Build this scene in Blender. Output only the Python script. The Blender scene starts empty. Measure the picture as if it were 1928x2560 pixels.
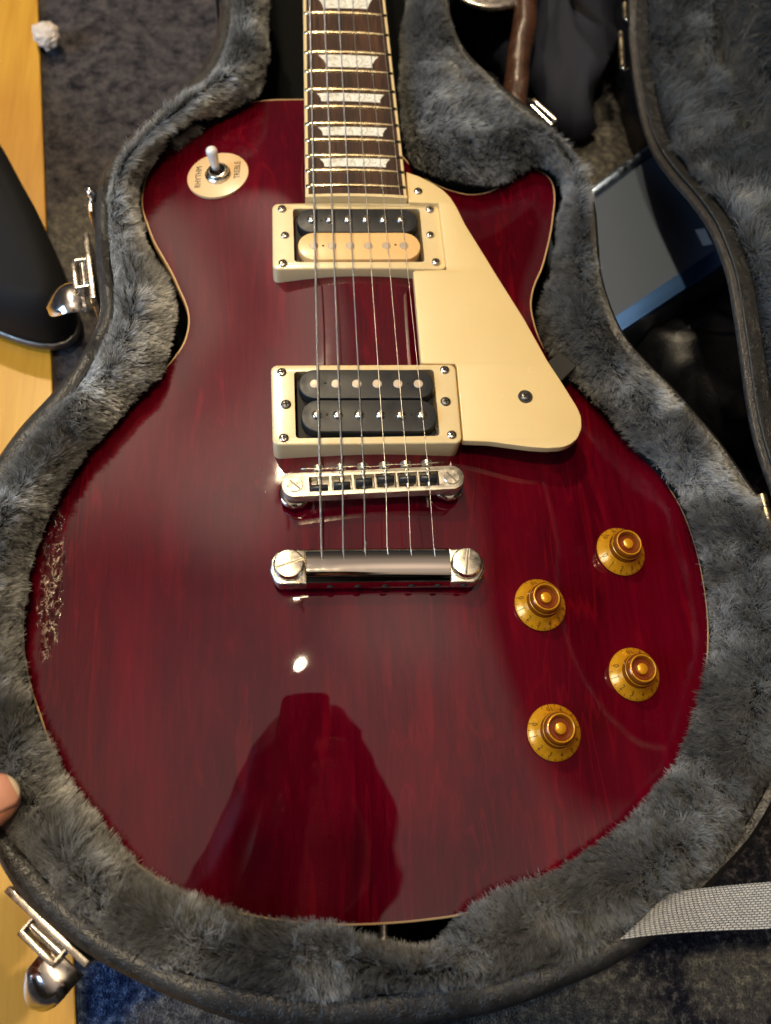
import bpy, bmesh, math, random
import numpy as np
from mathutils import Vector, Matrix, geometry
random.seed(7); rng = np.random.default_rng(7)
SC = bpy.context.scene
COL = SC.collection
MM = 0.001

# ------------------------------------------------------------------ camera
CP = np.array([-37.294, -181.119, 403.042]); CR = (0.39891, -0.08283, -0.05806); FPX = 2300.0
cam = bpy.data.cameras.new("camera"); camo = bpy.data.objects.new("camera", cam); COL.objects.link(camo)
camo.location = Vector(CP * MM); camo.rotation_euler = CR
cam.sensor_fit = 'HORIZONTAL'; cam.sensor_width = 36.0; cam.lens = FPX / 1928 * 36.0
cam.clip_start = 0.01; cam.clip_end = 50
cam.dof.use_dof = True; cam.dof.focus_distance = 0.432; cam.dof.aperture_fstop = 10.5
SC.camera = camo
SC.view_settings.view_transform = 'Standard'; SC.view_settings.look = 'None'
SC.view_settings.exposure = 0.0; SC.view_settings.gamma = 1.0
SC.render.engine = 'CYCLES'
SC.cycles.max_bounces = 8; SC.cycles.transparent_max_bounces = 8
SC.cycles.use_denoising = True
try: SC.cycles_curves.shape = 'RIBBONS'
except Exception: pass

# ------------------------------------------------------------------ world (a dim room)
W = bpy.data.worlds.new("World"); SC.world = W; W.use_nodes = True
wn = W.node_tree.nodes; wl = W.node_tree.links
bg = wn['Background']
tc = wn.new('ShaderNodeTexCoord'); sx = wn.new('ShaderNodeSeparateXYZ'); wl.new(tc.outputs['Generated'], sx.inputs[0])
wr = wn.new('ShaderNodeValToRGB'); wl.new(sx.outputs['Z'], wr.inputs[0])
cr = wr.color_ramp
cr.elements[0].position = 0.0; cr.elements[0].color = (0.035, 0.04, 0.055, 1)
cr.elements[1].position = 1.0; cr.elements[1].color = (0.86, 0.69, 0.58, 1)
for p_, c_ in ((0.35, (0.06, 0.055, 0.06, 1)), (0.62, (0.10, 0.08, 0.065, 1)), (0.78, (0.27, 0.215, 0.18, 1)), (0.90, (0.58, 0.46, 0.385, 1))):
    e = cr.elements.new(p_); e.color = c_
wnz = wn.new('ShaderNodeTexNoise'); wnz.inputs['Scale'].default_value = 2.0; wnz.inputs['Detail'].default_value = 1.0
wl.new(tc.outputs['Generated'], wnz.inputs['Vector'])
wm = wn.new('ShaderNodeMapRange'); wl.new(wnz.outputs[0], wm.inputs[0])
wm.inputs[1].default_value = 0.35; wm.inputs[2].default_value = 0.65; wm.inputs[3].default_value = 0.8; wm.inputs[4].default_value = 1.08
wdk = wn.new('ShaderNodeMapRange'); wl.new(sx.outputs['X'], wdk.inputs[0])        # world darkened on one side to dim the lacquer's reflection
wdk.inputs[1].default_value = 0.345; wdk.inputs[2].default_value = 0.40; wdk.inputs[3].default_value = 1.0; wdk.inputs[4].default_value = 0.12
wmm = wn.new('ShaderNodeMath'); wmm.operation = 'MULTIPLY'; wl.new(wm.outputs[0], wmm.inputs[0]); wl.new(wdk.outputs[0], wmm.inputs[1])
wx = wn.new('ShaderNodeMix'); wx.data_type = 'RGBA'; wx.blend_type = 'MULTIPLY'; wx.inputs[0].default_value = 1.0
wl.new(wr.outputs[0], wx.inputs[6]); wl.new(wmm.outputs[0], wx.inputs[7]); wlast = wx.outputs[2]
for dv_, rad_, col_ in (((-.26, .54, .80), .27, (1.9, 1.4, 1.12, 1)), ((.14, .14, .98), .26, (0.7, 0.53, 0.43, 1))):     # glow pools painted into the world colour for soft sheen on the lacquer
    vd = wn.new('ShaderNodeVectorMath'); vd.operation = 'DISTANCE'; wl.new(tc.outputs['Generated'], vd.inputs[0]); vd.inputs[1].default_value = Vector(dv_).normalized()
    mr = wn.new('ShaderNodeMapRange'); mr.interpolation_type = 'SMOOTHERSTEP'; wl.new(vd.outputs['Value'], mr.inputs[0]); mr.inputs[1].default_value = 0.0; mr.inputs[2].default_value = rad_; mr.inputs[3].default_value = 1.0; mr.inputs[4].default_value = 0.0
    ma = wn.new('ShaderNodeMix'); ma.data_type = 'RGBA'; ma.blend_type = 'ADD'; wl.new(mr.outputs[0], ma.inputs[0]); wl.new(wlast, ma.inputs[6]); ma.inputs[7].default_value = col_; wlast = ma.outputs[2]
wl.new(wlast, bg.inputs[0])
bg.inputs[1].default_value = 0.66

# ------------------------------------------------------------------ lamps
def lamp(name, loc, power, radius, color, label, cat='lamp', group=None):
    l = bpy.data.lights.new(name, 'POINT'); l.energy = power; l.shadow_soft_size = radius; l.color = color
    o = bpy.data.objects.new(name, l); o.location = Vector(loc) * MM; COL.objects.link(o)
    return o
def area(name, loc, target, power, sx_, sy_, color):
    l = bpy.data.lights.new(name, 'AREA'); l.shape = 'RECTANGLE'; l.size = sx_; l.size_y = sy_; l.energy = power; l.color = color
    o = bpy.data.objects.new(name, l); o.location = Vector(loc) * MM
    d = Vector(target) - Vector(loc); o.rotation_euler = d.to_track_quat('-Z', 'Y').to_euler(); COL.objects.link(o)
    return o
LAMPS = [((-176, -20, 1500), 42, .024), ((-239, 366, 1500), 12, .014), ((-388, 953, 1500), 62, .026)]
for lo_, pw_, rd_ in LAMPS: lamp('ceiling_lamp_light', lo_, pw_, rd_, (1.0, 0.81, 0.53), '')
area('window_light', (-1300, -350, 700), (-100, 0, 0), 22, 0.8, 0.8, (0.45, 0.68, 1.0))

# ------------------------------------------------------------------ pixel helper: ray through the photograph onto a real plane
K = 1928 / 1666
def _rot(r):
    rx, ry, rz = r
    cx, s1, cy, s2, cz, s3 = math.cos(rx), math.sin(rx), math.cos(ry), math.sin(ry), math.cos(rz), math.sin(rz)
    X = np.array([[1, 0, 0], [0, cx, -s1], [0, s1, cx]]); Y = np.array([[cy, 0, s2], [0, 1, 0], [-s2, 0, cy]]); Z = np.array([[cz, -s3, 0], [s3, cz, 0], [0, 0, 1]])
    return Z @ Y @ X
RM = _rot(CR)
def ray(px, py):
    return RM @ np.array([(px * K - 964) / FPX, -(py * K - 1280) / FPX, -1.0])
def U(px, py, z=0.0):
    d = ray(px, py); t = (z - CP[2]) / d[2]; q = CP + t * d
    return np.array([q[0], q[1], z])
def UF(px, py, zf):
    z = 0.0
    for _ in range(8):
        q = U(px, py, z); z = zf(q[0], q[1])
    return np.array([q[0], q[1], z])

# ------------------------------------------------------------------ materials
def mat(name, base=(0.8, 0.8, 0.8), rough=0.5, metal=0.0, coat=0.0, coat_r=0.03, spec=0.5, ior=1.5, trans=0.0, sheen=0.0, sss=0.0, emit=None, es=0.0, coat_ior=1.5):
    m = bpy.data.materials.new(name); m.use_nodes = True
    b = m.node_tree.nodes['Principled BSDF']; i = b.inputs
    i['Base Color'].default_value = (*base, 1); i['Roughness'].default_value = rough; i['Metallic'].default_value = metal
    i['Coat Weight'].default_value = coat; i['Coat Roughness'].default_value = coat_r; i['Coat IOR'].default_value = coat_ior
    i['Specular IOR Level'].default_value = spec; i['IOR'].default_value = ior; i['Transmission Weight'].default_value = trans
    i['Sheen Weight'].default_value = sheen; i['Subsurface Weight'].default_value = sss; i['Subsurface Scale'].default_value = 0.004
    if emit: i['Emission Color'].default_value = (*emit, 1); i['Emission Strength'].default_value = es
    return m
class NT:
    def __init__(s, m): s.m = m; s.n = m.node_tree.nodes; s.l = m.node_tree.links; s.b = s.n['Principled BSDF']
    def coord(s, sc=(1, 1, 1), rot=(0, 0, 0), out='Object'):
        t = s.n.new('ShaderNodeTexCoord'); mp = s.n.new('ShaderNodeMapping'); mp.inputs['Scale'].default_value = sc; mp.inputs['Rotation'].default_value = rot
        s.l.new(t.outputs[out], mp.inputs[0]); return mp.outputs[0]
    def noise(s, vec, scale, detail=3, rough=.5, dist=0.0):
        t = s.n.new('ShaderNodeTexNoise'); s.l.new(vec, t.inputs['Vector']); t.inputs['Scale'].default_value = scale
        t.inputs['Detail'].default_value = detail; t.inputs['Roughness'].default_value = rough; t.inputs['Distortion'].default_value = dist
        return t.outputs[0]
    def voro(s, vec, scale, feature='F1', out='Distance', rnd=1.0):
        t = s.n.new('ShaderNodeTexVoronoi'); t.feature = feature; s.l.new(vec, t.inputs['Vector']); t.inputs['Scale'].default_value = scale
        t.inputs['Randomness'].default_value = rnd
        return t.outputs[out]
    def ramp(s, fac, stops, interp='LINEAR'):
        r = s.n.new('ShaderNodeValToRGB'); r.color_ramp.interpolation = interp; el = r.color_ramp.elements
        while len(el) > 1: el.remove(el[-1])
        el[0].position = stops[0][0]; c = stops[0][1]; el[0].color = (*c, 1) if isinstance(c, tuple) else (c, c, c, 1)
        for p, c in stops[1:]:
            e = el.new(p); e.color = (*c, 1) if isinstance(c, tuple) else (c, c, c, 1)
        s.l.new(fac, r.inputs[0]); return r.outputs[0]
    def math(s, op, a, b=0.0, c=None):
        t = s.n.new('ShaderNodeMath'); t.operation = op
        for k, v in enumerate((a, b, c)):
            if v is None: continue
            if isinstance(v, (int, float)): t.inputs[k].default_value = v
            else: s.l.new(v, t.inputs[k])
        return t.outputs[0]
    def mix(s, f, a, b, mode='MIX'):
        t = s.n.new('ShaderNodeMix'); t.data_type = 'RGBA'; t.blend_type = mode
        for k, v in ((0, f), (6, a), (7, b)):
            if isinstance(v, (int, float)): t.inputs[k].default_value = v if k == 0 else (v, v, v, 1)
            elif isinstance(v, tuple): t.inputs[k].default_value = (*v, 1)
            else: s.l.new(v, t.inputs[k])
        return t.outputs[2]
    def sep(s, vec):
        t = s.n.new('ShaderNodeSeparateXYZ'); s.l.new(vec, t.inputs[0]); return t.outputs
    def bump(s, h, strength, dist, prev=None):
        t = s.n.new('ShaderNodeBump'); t.inputs['Strength'].default_value = strength; t.inputs['Distance'].default_value = dist
        s.l.new(h, t.inputs['Height'])
        if prev is not None: s.l.new(prev, t.inputs['Normal'])
        return t.outputs[0]
    def set(s, name, v): s.l.new(v, s.b.inputs[name])

def m_top():
    m = mat('red_lacquer', (0.1, 0.003, 0.01), 0.5, coat=1.0, coat_r=0.02, coat_ior=1.68, spec=0.0)
    t = NT(m)
    v = t.coord((1, 0.09, 1)); v2 = t.coord((1, 0.06, 1))
    n = t.noise(t.coord((1, 0.13, 1)), 30, 3.5, .55, .5)
    ln = t.math('PINGPONG', t.math('MULTIPLY', n, 11.0), 0.5)
    line = t.ramp(ln, [(0.0, 1.0), (0.05, .5), (0.12, 0.0)])
    msk = t.ramp(t.noise(v, 17, 2), [(0.46, 0.0), (0.66, 1.0)])
    big = t.ramp(t.noise(t.coord((1, .2, 1)), 22, 5, .65, .6), [(0.34, 0.0), (0.66, 1.0)])
    fine = t.noise(t.coord((1, 0.03, 1)), 420, 5, .7)
    c = t.mix(big, (0.042, 0.0004, 0.0038), (0.096, 0.0008, 0.0070))
    c = t.mix(t.math('MULTIPLY', line, t.math('MULTIPLY', msk, .36)), c, (0.20, 0.003, 0.010))
    fl = t.ramp(t.noise(t.coord((1, .16, 1)), 70, 2.5, .6, .9), [(0.60, 0.0), (0.70, 1.0)])
    c = t.mix(t.math('MULTIPLY', fl, .32), c, (0.20, 0.003, 0.010))
    c = t.mix(1.0, c, t.ramp(fine, [(0.3, .80), (0.7, 1.16)]), 'MULTIPLY')
    dust = t.ramp(t.voro(t.coord(), 420), [(0.0, 1.0), (0.045, .6), (0.075, 0.0)])
    dm = t.ramp(t.noise(t.coord(), 60, 2), [(0.46, 0.0), (0.62, 1.0)])
    dd = t.math('MULTIPLY', dust, t.math('MULTIPLY', dm, .3))
    c = t.mix(dd, c, (0.35, 0.22, 0.2))
    cbase = c
    # wear patch on the bass edge with its glints painted pale + faint scratches
    o = t.sep(t.coord())
    dx = t.math('MULTIPLY', t.math('ADD', o['X'], 0.1500), 1 / 0.0065); dy = t.math('MULTIPLY', t.math('ADD', o['Y'], 0.040), 1 / 0.045)
    r2 = t.math('ADD', t.math('MULTIPLY', dx, dx), t.math('MULTIPLY', dy, dy))
    wear = t.ramp(t.math('MULTIPLY', t.math('ADD', r2, t.math('MULTIPLY', t.noise(t.coord((1, .6, 1)), 160, 4, .7), 2.6)), .4), [(.60, 1.0), (.80, 0.0)])
    wn_ = t.noise(t.coord((1, .6, 1), (0, 0, .4)), 420, 3, .65, 1.0)
    b1 = t.bump(t.math('MULTIPLY', t.ramp(wn_, [(.38, 0.0), (.62, 1.0)]), wear), 1.0, 0.0010)
    gn_ = t.noise(t.coord((1, .62, 1), (0, 0, .35)), 210, 4, .72, .8)
    gl = t.ramp(t.math('ABSOLUTE', t.math('SUBTRACT', gn_, .5)), [(0.0, 1.0), (.010, .8), (.022, 0.0)])
    gl = t.math('MULTIPLY', gl, t.ramp(t.noise(t.coord(), 150, 2), [(.42, 0.0), (.56, 1.0)]))
    c = t.mix(t.math('MULTIPLY', t.math('MULTIPLY', gl, wear), .9), cbase, (0.85, 0.72, 0.58)); t.set('Base Color', c)
    sc_ = t.noise(t.coord((1, .05, 1), (0, 0, .4)), 900, 1.5)
    scr = t.ramp(sc_, [(0.72, 0.0), (0.78, 1.0)])
    b2 = t.bump(scr, .03, 0.0002, b1)
    b3 = t.bump(t.noise(t.coord(), 24, 2), .05, 0.002, b2)
    t.l.new(b3, t.b.inputs['Coat Normal']); t.l.new(b1, t.b.inputs['Normal'])
    rr = t.ramp(t.noise(t.coord(), 38, 4, .6), [(0.35, 0.012), (0.75, 0.045)])
    t.set('Coat Roughness', t.mix(wear, rr, 0.16))
    return m
M = {}
M['top'] = m_top()
M['side'] = mat('dark_cherry', (0.05, 0.004, 0.006), 0.3, coat=1.0)
M['binding'] = mat('aged_binding', (0.62, 0.40, 0.20), 0.35, coat=.6)
def m_cream(name, c1, c2):
    m = mat(name, c1, 0.34, coat=.55, coat_r=.12, sss=.05); t = NT(m)
    t.set('Base Color', t.mix(t.ramp(t.noise(t.coord(), 35, 3), [(.3, 0.0), (.7, 1.0)]), c1, c2))
    sk = t.ramp(t.noise(t.coord((1, .08, 1), (0, 0, .9)), 420, 2, .5), [(.66, 0.0), (.70, 1.0)]); n = t.bump(t.math('ADD', t.noise(t.coord(), 260, 2), t.math('MULTIPLY', sk, -.6)), .10, .0004); t.set('Normal', n)
    t.set('Coat Roughness', t.ramp(t.noise(t.coord(), 60, 4, .7), [(.35, .06), (.7, .28)]))
    return m
M['cream'] = m_cream('cream_plastic', (0.77, 0.595, 0.315), (0.735, 0.56, 0.285))
M['guard'] = m_cream('cream_guard_plastic', (0.76, 0.565, 0.265), (0.735, 0.54, 0.245))
M['bobcream'] = m_cream('amber_cream_bobbin', (0.84, 0.53, 0.22), (0.82, 0.50, 0.20))
M['washer'] = m_cream('ivory_washer', (0.80, 0.55, 0.29), (0.78, 0.53, 0.27))
def m_black():
    m = mat('black_bobbin_plastic', (0.013, 0.014, 0.016), 0.42, spec=.5); t = NT(m)
    d = t.ramp(t.noise(t.coord(), 300, 4, .7), [(.55, 0.0), (.8, 1.0)])
    t.set('Base Color', t.mix(t.math('MULTIPLY', d, .35), (0.013, 0.014, 0.016), (0.07, 0.065, 0.06)))
    t.set('Roughness', t.ramp(t.noise(t.coord(), 120, 3), [(.3, .34), (.7, .55)]))
    return m
M['black'] = m_black()
M['darkhole'] = mat('black_cavity', (0.004, 0.004, 0.004), .8)
M['tape'] = mat('black_coil_tape', (0.012, 0.012, 0.012), .7)
def m_metal(name, c, r, bump=0.0, wear=True):
    m = mat(name, c, r, metal=1.0); t = NT(m)
    if wear: t.set('Roughness', t.ramp(t.noise(t.coord(), 220, 4, .6), [(.3, r * .7), (.7, r * 1.8 + .03)]))
    if bump: t.set('Normal', t.bump(t.noise(t.coord(), 900, 3), bump, .0002))
    return m
M['chrome'] = m_metal('polished_nickel', (0.80, 0.74, 0.64), 0.035)
M['nickel'] = m_metal('worn_nickel', (0.72, 0.66, 0.55), 0.22, .15)
M['nickel2'] = m_metal('matt_nickel', (0.62, 0.57, 0.48), 0.33, .25)
M['screw'] = m_metal('screw_steel', (0.62, 0.57, 0.50), 0.2)
M['darkscrew'] = m_metal('dark_screw_steel', (0.16, 0.15, 0.14), 0.35)
M['pole'] = m_metal('pole_steel', (0.48, 0.41, 0.35), 0.38, .2)
M['fret'] = m_metal('fret_wire', (0.88, 0.72, 0.44), 0.18)
M['brass'] = m_metal('aged_brass', (0.55, 0.47, 0.32), 0.28)
M['latch'] = m_metal('latch_chrome', (0.80, 0.76, 0.70), 0.13)
M['latch2'] = m_metal('latch_bright', (0.70, 0.64, 0.56), 0.20)
M['saddle'] = mat('black_saddle', (0.02, 0.022, 0.025), .38)
M['string'] = m_metal('plain_string', (0.80, 0.75, 0.67), .34, wear=False)
def m_wound():
    m = m_metal('wound_string', (0.80, 0.73, 0.62), .34, wear=False); t = NT(m)
    w = t.n.new('ShaderNodeTexWave'); w.bands_direction = 'Y'; w.inputs['Scale'].default_value = 620; t.l.new(t.coord(), w.inputs['Vector'])
    t.set('Normal', t.bump(w.outputs[1], 1.0, .0002)); return m
M['wound'] = m_wound()
def m_board():
    m = mat('rosewood', (0.05, 0.02, 0.012), .55, spec=.3); t = NT(m)
    a = t.ramp(t.noise(t.coord((1, .04, 1)), 190, 3, .6), [(.3, 0.0), (.7, 1.0)])
    b = t.ramp(t.noise(t.coord((1, .03, 1)), 1500, 2), [(.35, .55), (.65, 1.2)])
    c = t.mix(a, (0.018, 0.012, 0.010), (0.085, 0.034, 0.018)); t.set('Base Color', t.mix(1.0, c, b, 'MULTIPLY'))
    t.set('Normal', t.bump(t.noise(t.coord((1, .03, 1)), 1600, 2), .3, .0003)); return m
M['board'] = m_board()
def m_pearl():
    m = mat('pearloid', (0.6, 0.58, 0.5), .2, coat=.6); t = NT(m)
    n = t.noise(t.coord((1, 1.4, 1)), 105, 3, .6, 2.2)
    c = t.ramp(n, [(.34, (0.52, 0.50, 0.42)), (.46, (0.70, 0.68, 0.59)), (.55, (0.95, 0.93, 0.84)), (.66, (0.60, 0.60, 0.52))])
    t.set('Base Color', c); t.set('Metallic', t.ramp(n, [(.5, 0.0), (.65, .15)])); return m
M['pearl'] = m_pearl()
def m_gold():
    m = mat('gold_knob_plastic', (0.60, 0.29, 0.018), .33, metal=.35, coat=.6, coat_r=.12); t = NT(m)
    t.set('Base Color', t.mix(t.ramp(t.noise(t.coord(), 420, 3), [(.3, 0.0), (.7, 1.0)]), (0.76, 0.34, 0.010), (0.66, 0.28, 0.007))); return m
M['gold'] = m_gold()
M['amber'] = mat('amber_knob_plastic', (0.26, 0.075, 0.003), .25, metal=.3, coat=.7, coat_r=.08)
M['amberdark'] = mat('deep_amber_recess', (0.17, 0.028, 0.002), .4, metal=.0, coat=.12, coat_r=.1)
M['goldnum'] = mat('engraved_numeral', (0.12, 0.055, 0.006), .4, metal=.4)
M['ink'] = mat('black_print', (0.02, 0.018, 0.015), .5)
M['tip'] = mat('white_switch_tip', (0.80, 0.76, 0.70), .15, coat=1.0, sss=.1)
def m_vinyl(name, c=(0.017, 0.0165, 0.016), sc=1.0, wr=1.0):
    m = mat(name, c, .38, spec=.55); t = NT(m)
    g_ = t.noise(t.coord(), 1500 * sc, 2, .5); n = t.noise(t.coord(), 120 * sc, 3, .55, 2.2)
    wrk = t.math('PINGPONG', t.math('MULTIPLY', n, 7.0), .5); fold = t.ramp(wrk, [(0.0, 0.0), (.22, 1.0)])
    h = t.math('ADD', t.math('MULTIPLY', fold, .9 * wr), t.math('MULTIPLY', g_, .6))
    t.set('Normal', t.bump(h, .5, .0005)); t.set('Base Color', t.mix(t.ramp(n, [(.35, 0.0), (.7, 1.0)]), c, tuple(k * 1.9 for k in c)))
    return m
M['vinyl'] = m_vinyl('black_vinyl_covering')
M['vinyl2'] = m_vinyl('brown_black_piping', (0.020, 0.017, 0.014))
M['furbase'] = mat('plush_backing', (0.006, 0.0065, 0.007), .95, spec=.1)
def m_fur():
    m = bpy.data.materials.new('grey_plush_fibre'); m.use_nodes = True; n = m.node_tree.nodes; l = m.node_tree.links
    n.clear(); out = n.new('ShaderNodeOutputMaterial')
    h = n.new('ShaderNodeBsdfPrincipled'); h.inputs['Roughness'].default_value = .34; h.inputs['Specular IOR Level'].default_value = .8
    h.inputs['Sheen Weight'].default_value = .3
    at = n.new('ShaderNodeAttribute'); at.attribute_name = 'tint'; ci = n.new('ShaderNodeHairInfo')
    r = n.new('ShaderNodeValToRGB'); r.color_ramp.elements[0].color = (.08, .085, .10, 1); r.color_ramp.elements[1].color = (1.5, 1.48, 1.42, 1)  # roots coloured darker than tips to paint shade inside the pile
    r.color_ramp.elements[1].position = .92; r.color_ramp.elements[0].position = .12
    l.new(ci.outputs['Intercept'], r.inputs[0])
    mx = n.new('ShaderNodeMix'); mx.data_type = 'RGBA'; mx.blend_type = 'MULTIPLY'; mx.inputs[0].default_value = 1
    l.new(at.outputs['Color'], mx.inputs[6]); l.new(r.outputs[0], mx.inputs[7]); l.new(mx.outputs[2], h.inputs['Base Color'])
    tr = n.new('ShaderNodeBsdfTranslucent'); l.new(mx.outputs[2], tr.inputs['Color'])
    ms = n.new('ShaderNodeMixShader'); ms.inputs[0].default_value = .25; l.new(h.outputs[0], ms.inputs[1]); l.new(tr.outputs[0], ms.inputs[2])
    l.new(ms.outputs[0], out.inputs[0]); return m
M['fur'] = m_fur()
def m_carpet():
    m = mat('patterned_carpet', (0.05, 0.05, 0.06), .95, spec=.1); t = NT(m); v = t.coord()
    sp = t.noise(v, 190, 4, .75); fine = t.noise(v, 900, 2, .6)
    xyz = t.sep(v)
    blob = t.noise(t.coord((1, .55, 1), (0, 0, .35)), 7.5, 1.5)
    sp2 = t.noise(v, 85, 5, .75)
    grey = t.ramp(sp2, [(.34, (0.012, 0.012, 0.018)), (.46, (0.055, 0.050, 0.054)), (.62, (0.115, 0.10, 0.10)), (.78, (0.17, 0.15, 0.13))])
    dark = t.ramp(sp, [(.42, (0.014, 0.014, 0.022)), (.54, (0.04, 0.038, 0.048)), (.64, (0.17, 0.155, 0.15))])
    blue = t.ramp(sp, [(.40, (0.012, 0.022, 0.065)), (.52, (0.045, 0.075, 0.17)), (.66, (0.16, 0.22, 0.36))])
    pale = t.ramp(sp, [(.35, (0.08, 0.075, 0.075)), (.52, (0.16, 0.15, 0.13)), (.65, (0.34, 0.31, 0.22))])
    wob = t.math('MULTIPLY', t.math('SUBTRACT', blob, .5), .35)
    fb = t.ramp(t.math('ADD', t.math('MULTIPLY', t.math('ADD', xyz['Y'], 0.0), -1.0), wob), [(-.02, 0.0), (.03, 1.0)])   # towards the near end: navy
    left = t.ramp(t.math('ADD', xyz['X'], wob), [(.0, 1.0), (.03, 0.0)])
    near = t.mix(left, dark, blue)
    far = t.mix(left, dark, grey)
    c = t.mix(fb, far, near)
    wob2 = t.math('MULTIPLY', t.math('SUBTRACT', t.noise(v, 26, 4, .7), .5), 3.0)
    for (px_, py_, rx_, ry_, tone) in ((1235, 2185, 60, 30, pale), (1600, 2120, 34, 20, pale), (1290, 350, 55, 70, pale), (165, 560, 40, 55, pale), (430, 2190, 45, 16, pale), (1010, 260, 60, 40, grey)):
        p_ = U(px_, py_, -128.0)
        ax_ = t.math('MULTIPLY', t.math('SUBTRACT', xyz['X'], float(p_[0]) * .001), 1000.0 / rx_); ay_ = t.math('MULTIPLY', t.math('SUBTRACT', xyz['Y'], float(p_[1]) * .001), 1000.0 / ry_)
        rr_ = t.math('ADD', t.math('ADD', t.math('MULTIPLY', ax_, ax_), t.math('MULTIPLY', ay_, ay_)), wob2)
        c = t.mix(t.math('MULTIPLY', t.ramp(rr_, [(.45, 1.0), (.95, 0.0)]), .7), c, tone)
    t.set('Base Color', t.mix(1.0, c, t.ramp(fine, [(.3, .6), (.7, 1.35)]), 'MULTIPLY'))
    t.set('Normal', t.bump(t.math('ADD', fine, sp), .8, .004)); return m
M['carpet'] = m_carpet()
def m_wood():
    m = mat('yellow_oak', (0.5, 0.26, 0.04), .4, coat=.4, coat_r=.2); t = NT(m)
    g = t.noise(t.coord((1, .06, 1)), 160, 4, .6, .4); g2 = t.noise(t.coord((1, .2, 1)), 12, 2)
    c = t.mix(t.ramp(g, [(.3, 0.0), (.7, 1.0)]), (0.44, 0.19, 0.008), (0.60, 0.31, 0.024)); c = t.mix(t.ramp(g2, [(.3, 0.0), (.7, .5)]), c, (0.56, 0.30, 0.03))
    t.set('Base Color', c); t.set('Normal', t.bump(g, .15, .001)); return m
M['wood'] = m_wood()
def m_web():
    m = mat('grey_nylon_webbing', (0.35, 0.34, 0.32), .6); t = NT(m)
    v = t.coord((1, 1, 1), out='UV')
    ch = t.n.new('ShaderNodeTexBrick'); t.l.new(v, ch.inputs['Vector']); ch.inputs['Scale'].default_value = 1.0
    ch.inputs['Brick Width'].default_value = 1.0; ch.inputs['Row Height'].default_value = .5; ch.inputs['Mortar Size'].default_value = .13; ch.inputs['Mortar Smooth'].default_value = 1.0
    ch.inputs['Color1'].default_value = (.52, .50, .46, 1); ch.inputs['Color2'].default_value = (.40, .385, .36, 1); ch.inputs['Mortar'].default_value = (.05, .05, .052, 1)
    t.set('Base Color', ch.outputs['Color']); t.set('Normal', t.bump(t.math('SUBTRACT', 1.0, ch.outputs['Fac']), .9, .0006)); return m
M['web'] = m_web()
def m_skin():
    m = mat('skin', (0.60, 0.26, 0.16), .42, sss=.35); t = NT(m)
    n = t.noise(t.coord(), 160, 3); t.set('Base Color', t.mix(t.ramp(n, [(.3, 0.0), (.7, 1.0)]), (0.58, 0.23, 0.13), (0.68, 0.32, 0.20)))
    t.set('Normal', t.bump(t.noise(t.coord((1, 3, 1)), 600, 3), .3, .0004)); return m
M['skin'] = m_skin()
M['nail'] = mat('fingernail', (0.74, 0.34, 0.24), .25, coat=.5, sss=.2)
M['nailtip'] = mat('fingernail_edge', (0.85, 0.70, 0.50), .3, coat=.4)
M['cloth'] = mat('black_cloth', (0.012, 0.012, 0.014), .9)
M['hair'] = mat('dark_hair', (0.012, 0.009, 0.007), .6)
M['phone'] = mat('black_phone', (0.01, 0.01, 0.01), .2)
M['panel'] = mat('grey_cabinet_finish', (0.10, 0.125, 0.175), .40, metal=.35, spec=.5)
M['alu'] = m_metal('brushed_trim', (0.35, 0.45, 0.60), .30)
M['blue_lit_trim'] = m_metal('blue_sheen_trim', (0.16, 0.36, 0.85), .35, wear=False)  # cool light on the cabinet edge painted in as blue metal colour
M['gigcloth'] = mat('black_case_cloth', (0.010, 0.010, 0.011), .8, spec=.2)
M['bag'] = m_vinyl('black_bag_cloth', (0.006, 0.0065, 0.009), .5, .25)
M['navy'] = mat('navy_cloth', (0.012, 0.015, 0.032), .85)
M['leather'] = m_vinyl('brown_leather', (0.05, 0.024, 0.016), .5, .6)
M['leather'].node_tree.nodes['Principled BSDF'].inputs['Roughness'].default_value = .22
M['paper'] = mat('white_tissue', (0.62, 0.54, 0.46), .9)
M['lampblack'] = mat('black_lamp_housing', (0.012, 0.012, 0.012), .5)
M['tag'] = mat('white_sticker', (.7, .7, .72), .5)

# ------------------------------------------------------------------ mesh helpers (all coordinates in world millimetres)
WO = {}
def tagp(o, label=None, cat=None, group=None, kind=None):
    if label: o['label'] = label
    if cat: o['category'] = cat
    if group: o['group'] = group
    if kind: o['kind'] = kind
    return o
def thing(name, base, label, cat, group=None):
    o = bpy.data.objects.new(name, None); o.empty_display_size = .02; COL.objects.link(o)
    WO[o.name] = np.array(base, float); o.location = Vector(WO[o.name] * MM)
    return tagp(o, label, cat, group)
def mk(name, V, F, m, parent=None, smooth=False, org=None, uv=None, sharp=None):
    V = np.asarray(V, float)
    if org is None:
        org = (V.min(0) + V.max(0)) / 2; org[2] = V[:, 2].min()
    org = np.asarray(org, float)
    me = bpy.data.meshes.new(name); me.from_pydata(((V - org) * MM).tolist(), [], [list(map(int, f)) for f in F]); me.update()
    if smooth: me.polygons.foreach_set('use_smooth', [True] * len(me.polygons))
    if sharp is not None and smooth: me.set_sharp_from_angle(angle=math.radians(sharp))
    if m is not None: me.materials.append(M[m] if isinstance(m, str) else m)
    if uv is not None:
        ul = me.uv_layers.new(name='UVMap'); idx = np.zeros(len(me.loops), int); me.loops.foreach_get('vertex_index', idx)
        ul.data.foreach_set('uv', np.asarray(uv)[idx].ravel())
    o = bpy.data.objects.new(name, me); COL.objects.link(o)
    WO[o.name] = org
    if parent is not None: o.parent = parent; o.location = Vector((org - WO[parent.name]) * MM)
    else: o.location = Vector(org * MM)
    return o
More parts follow.
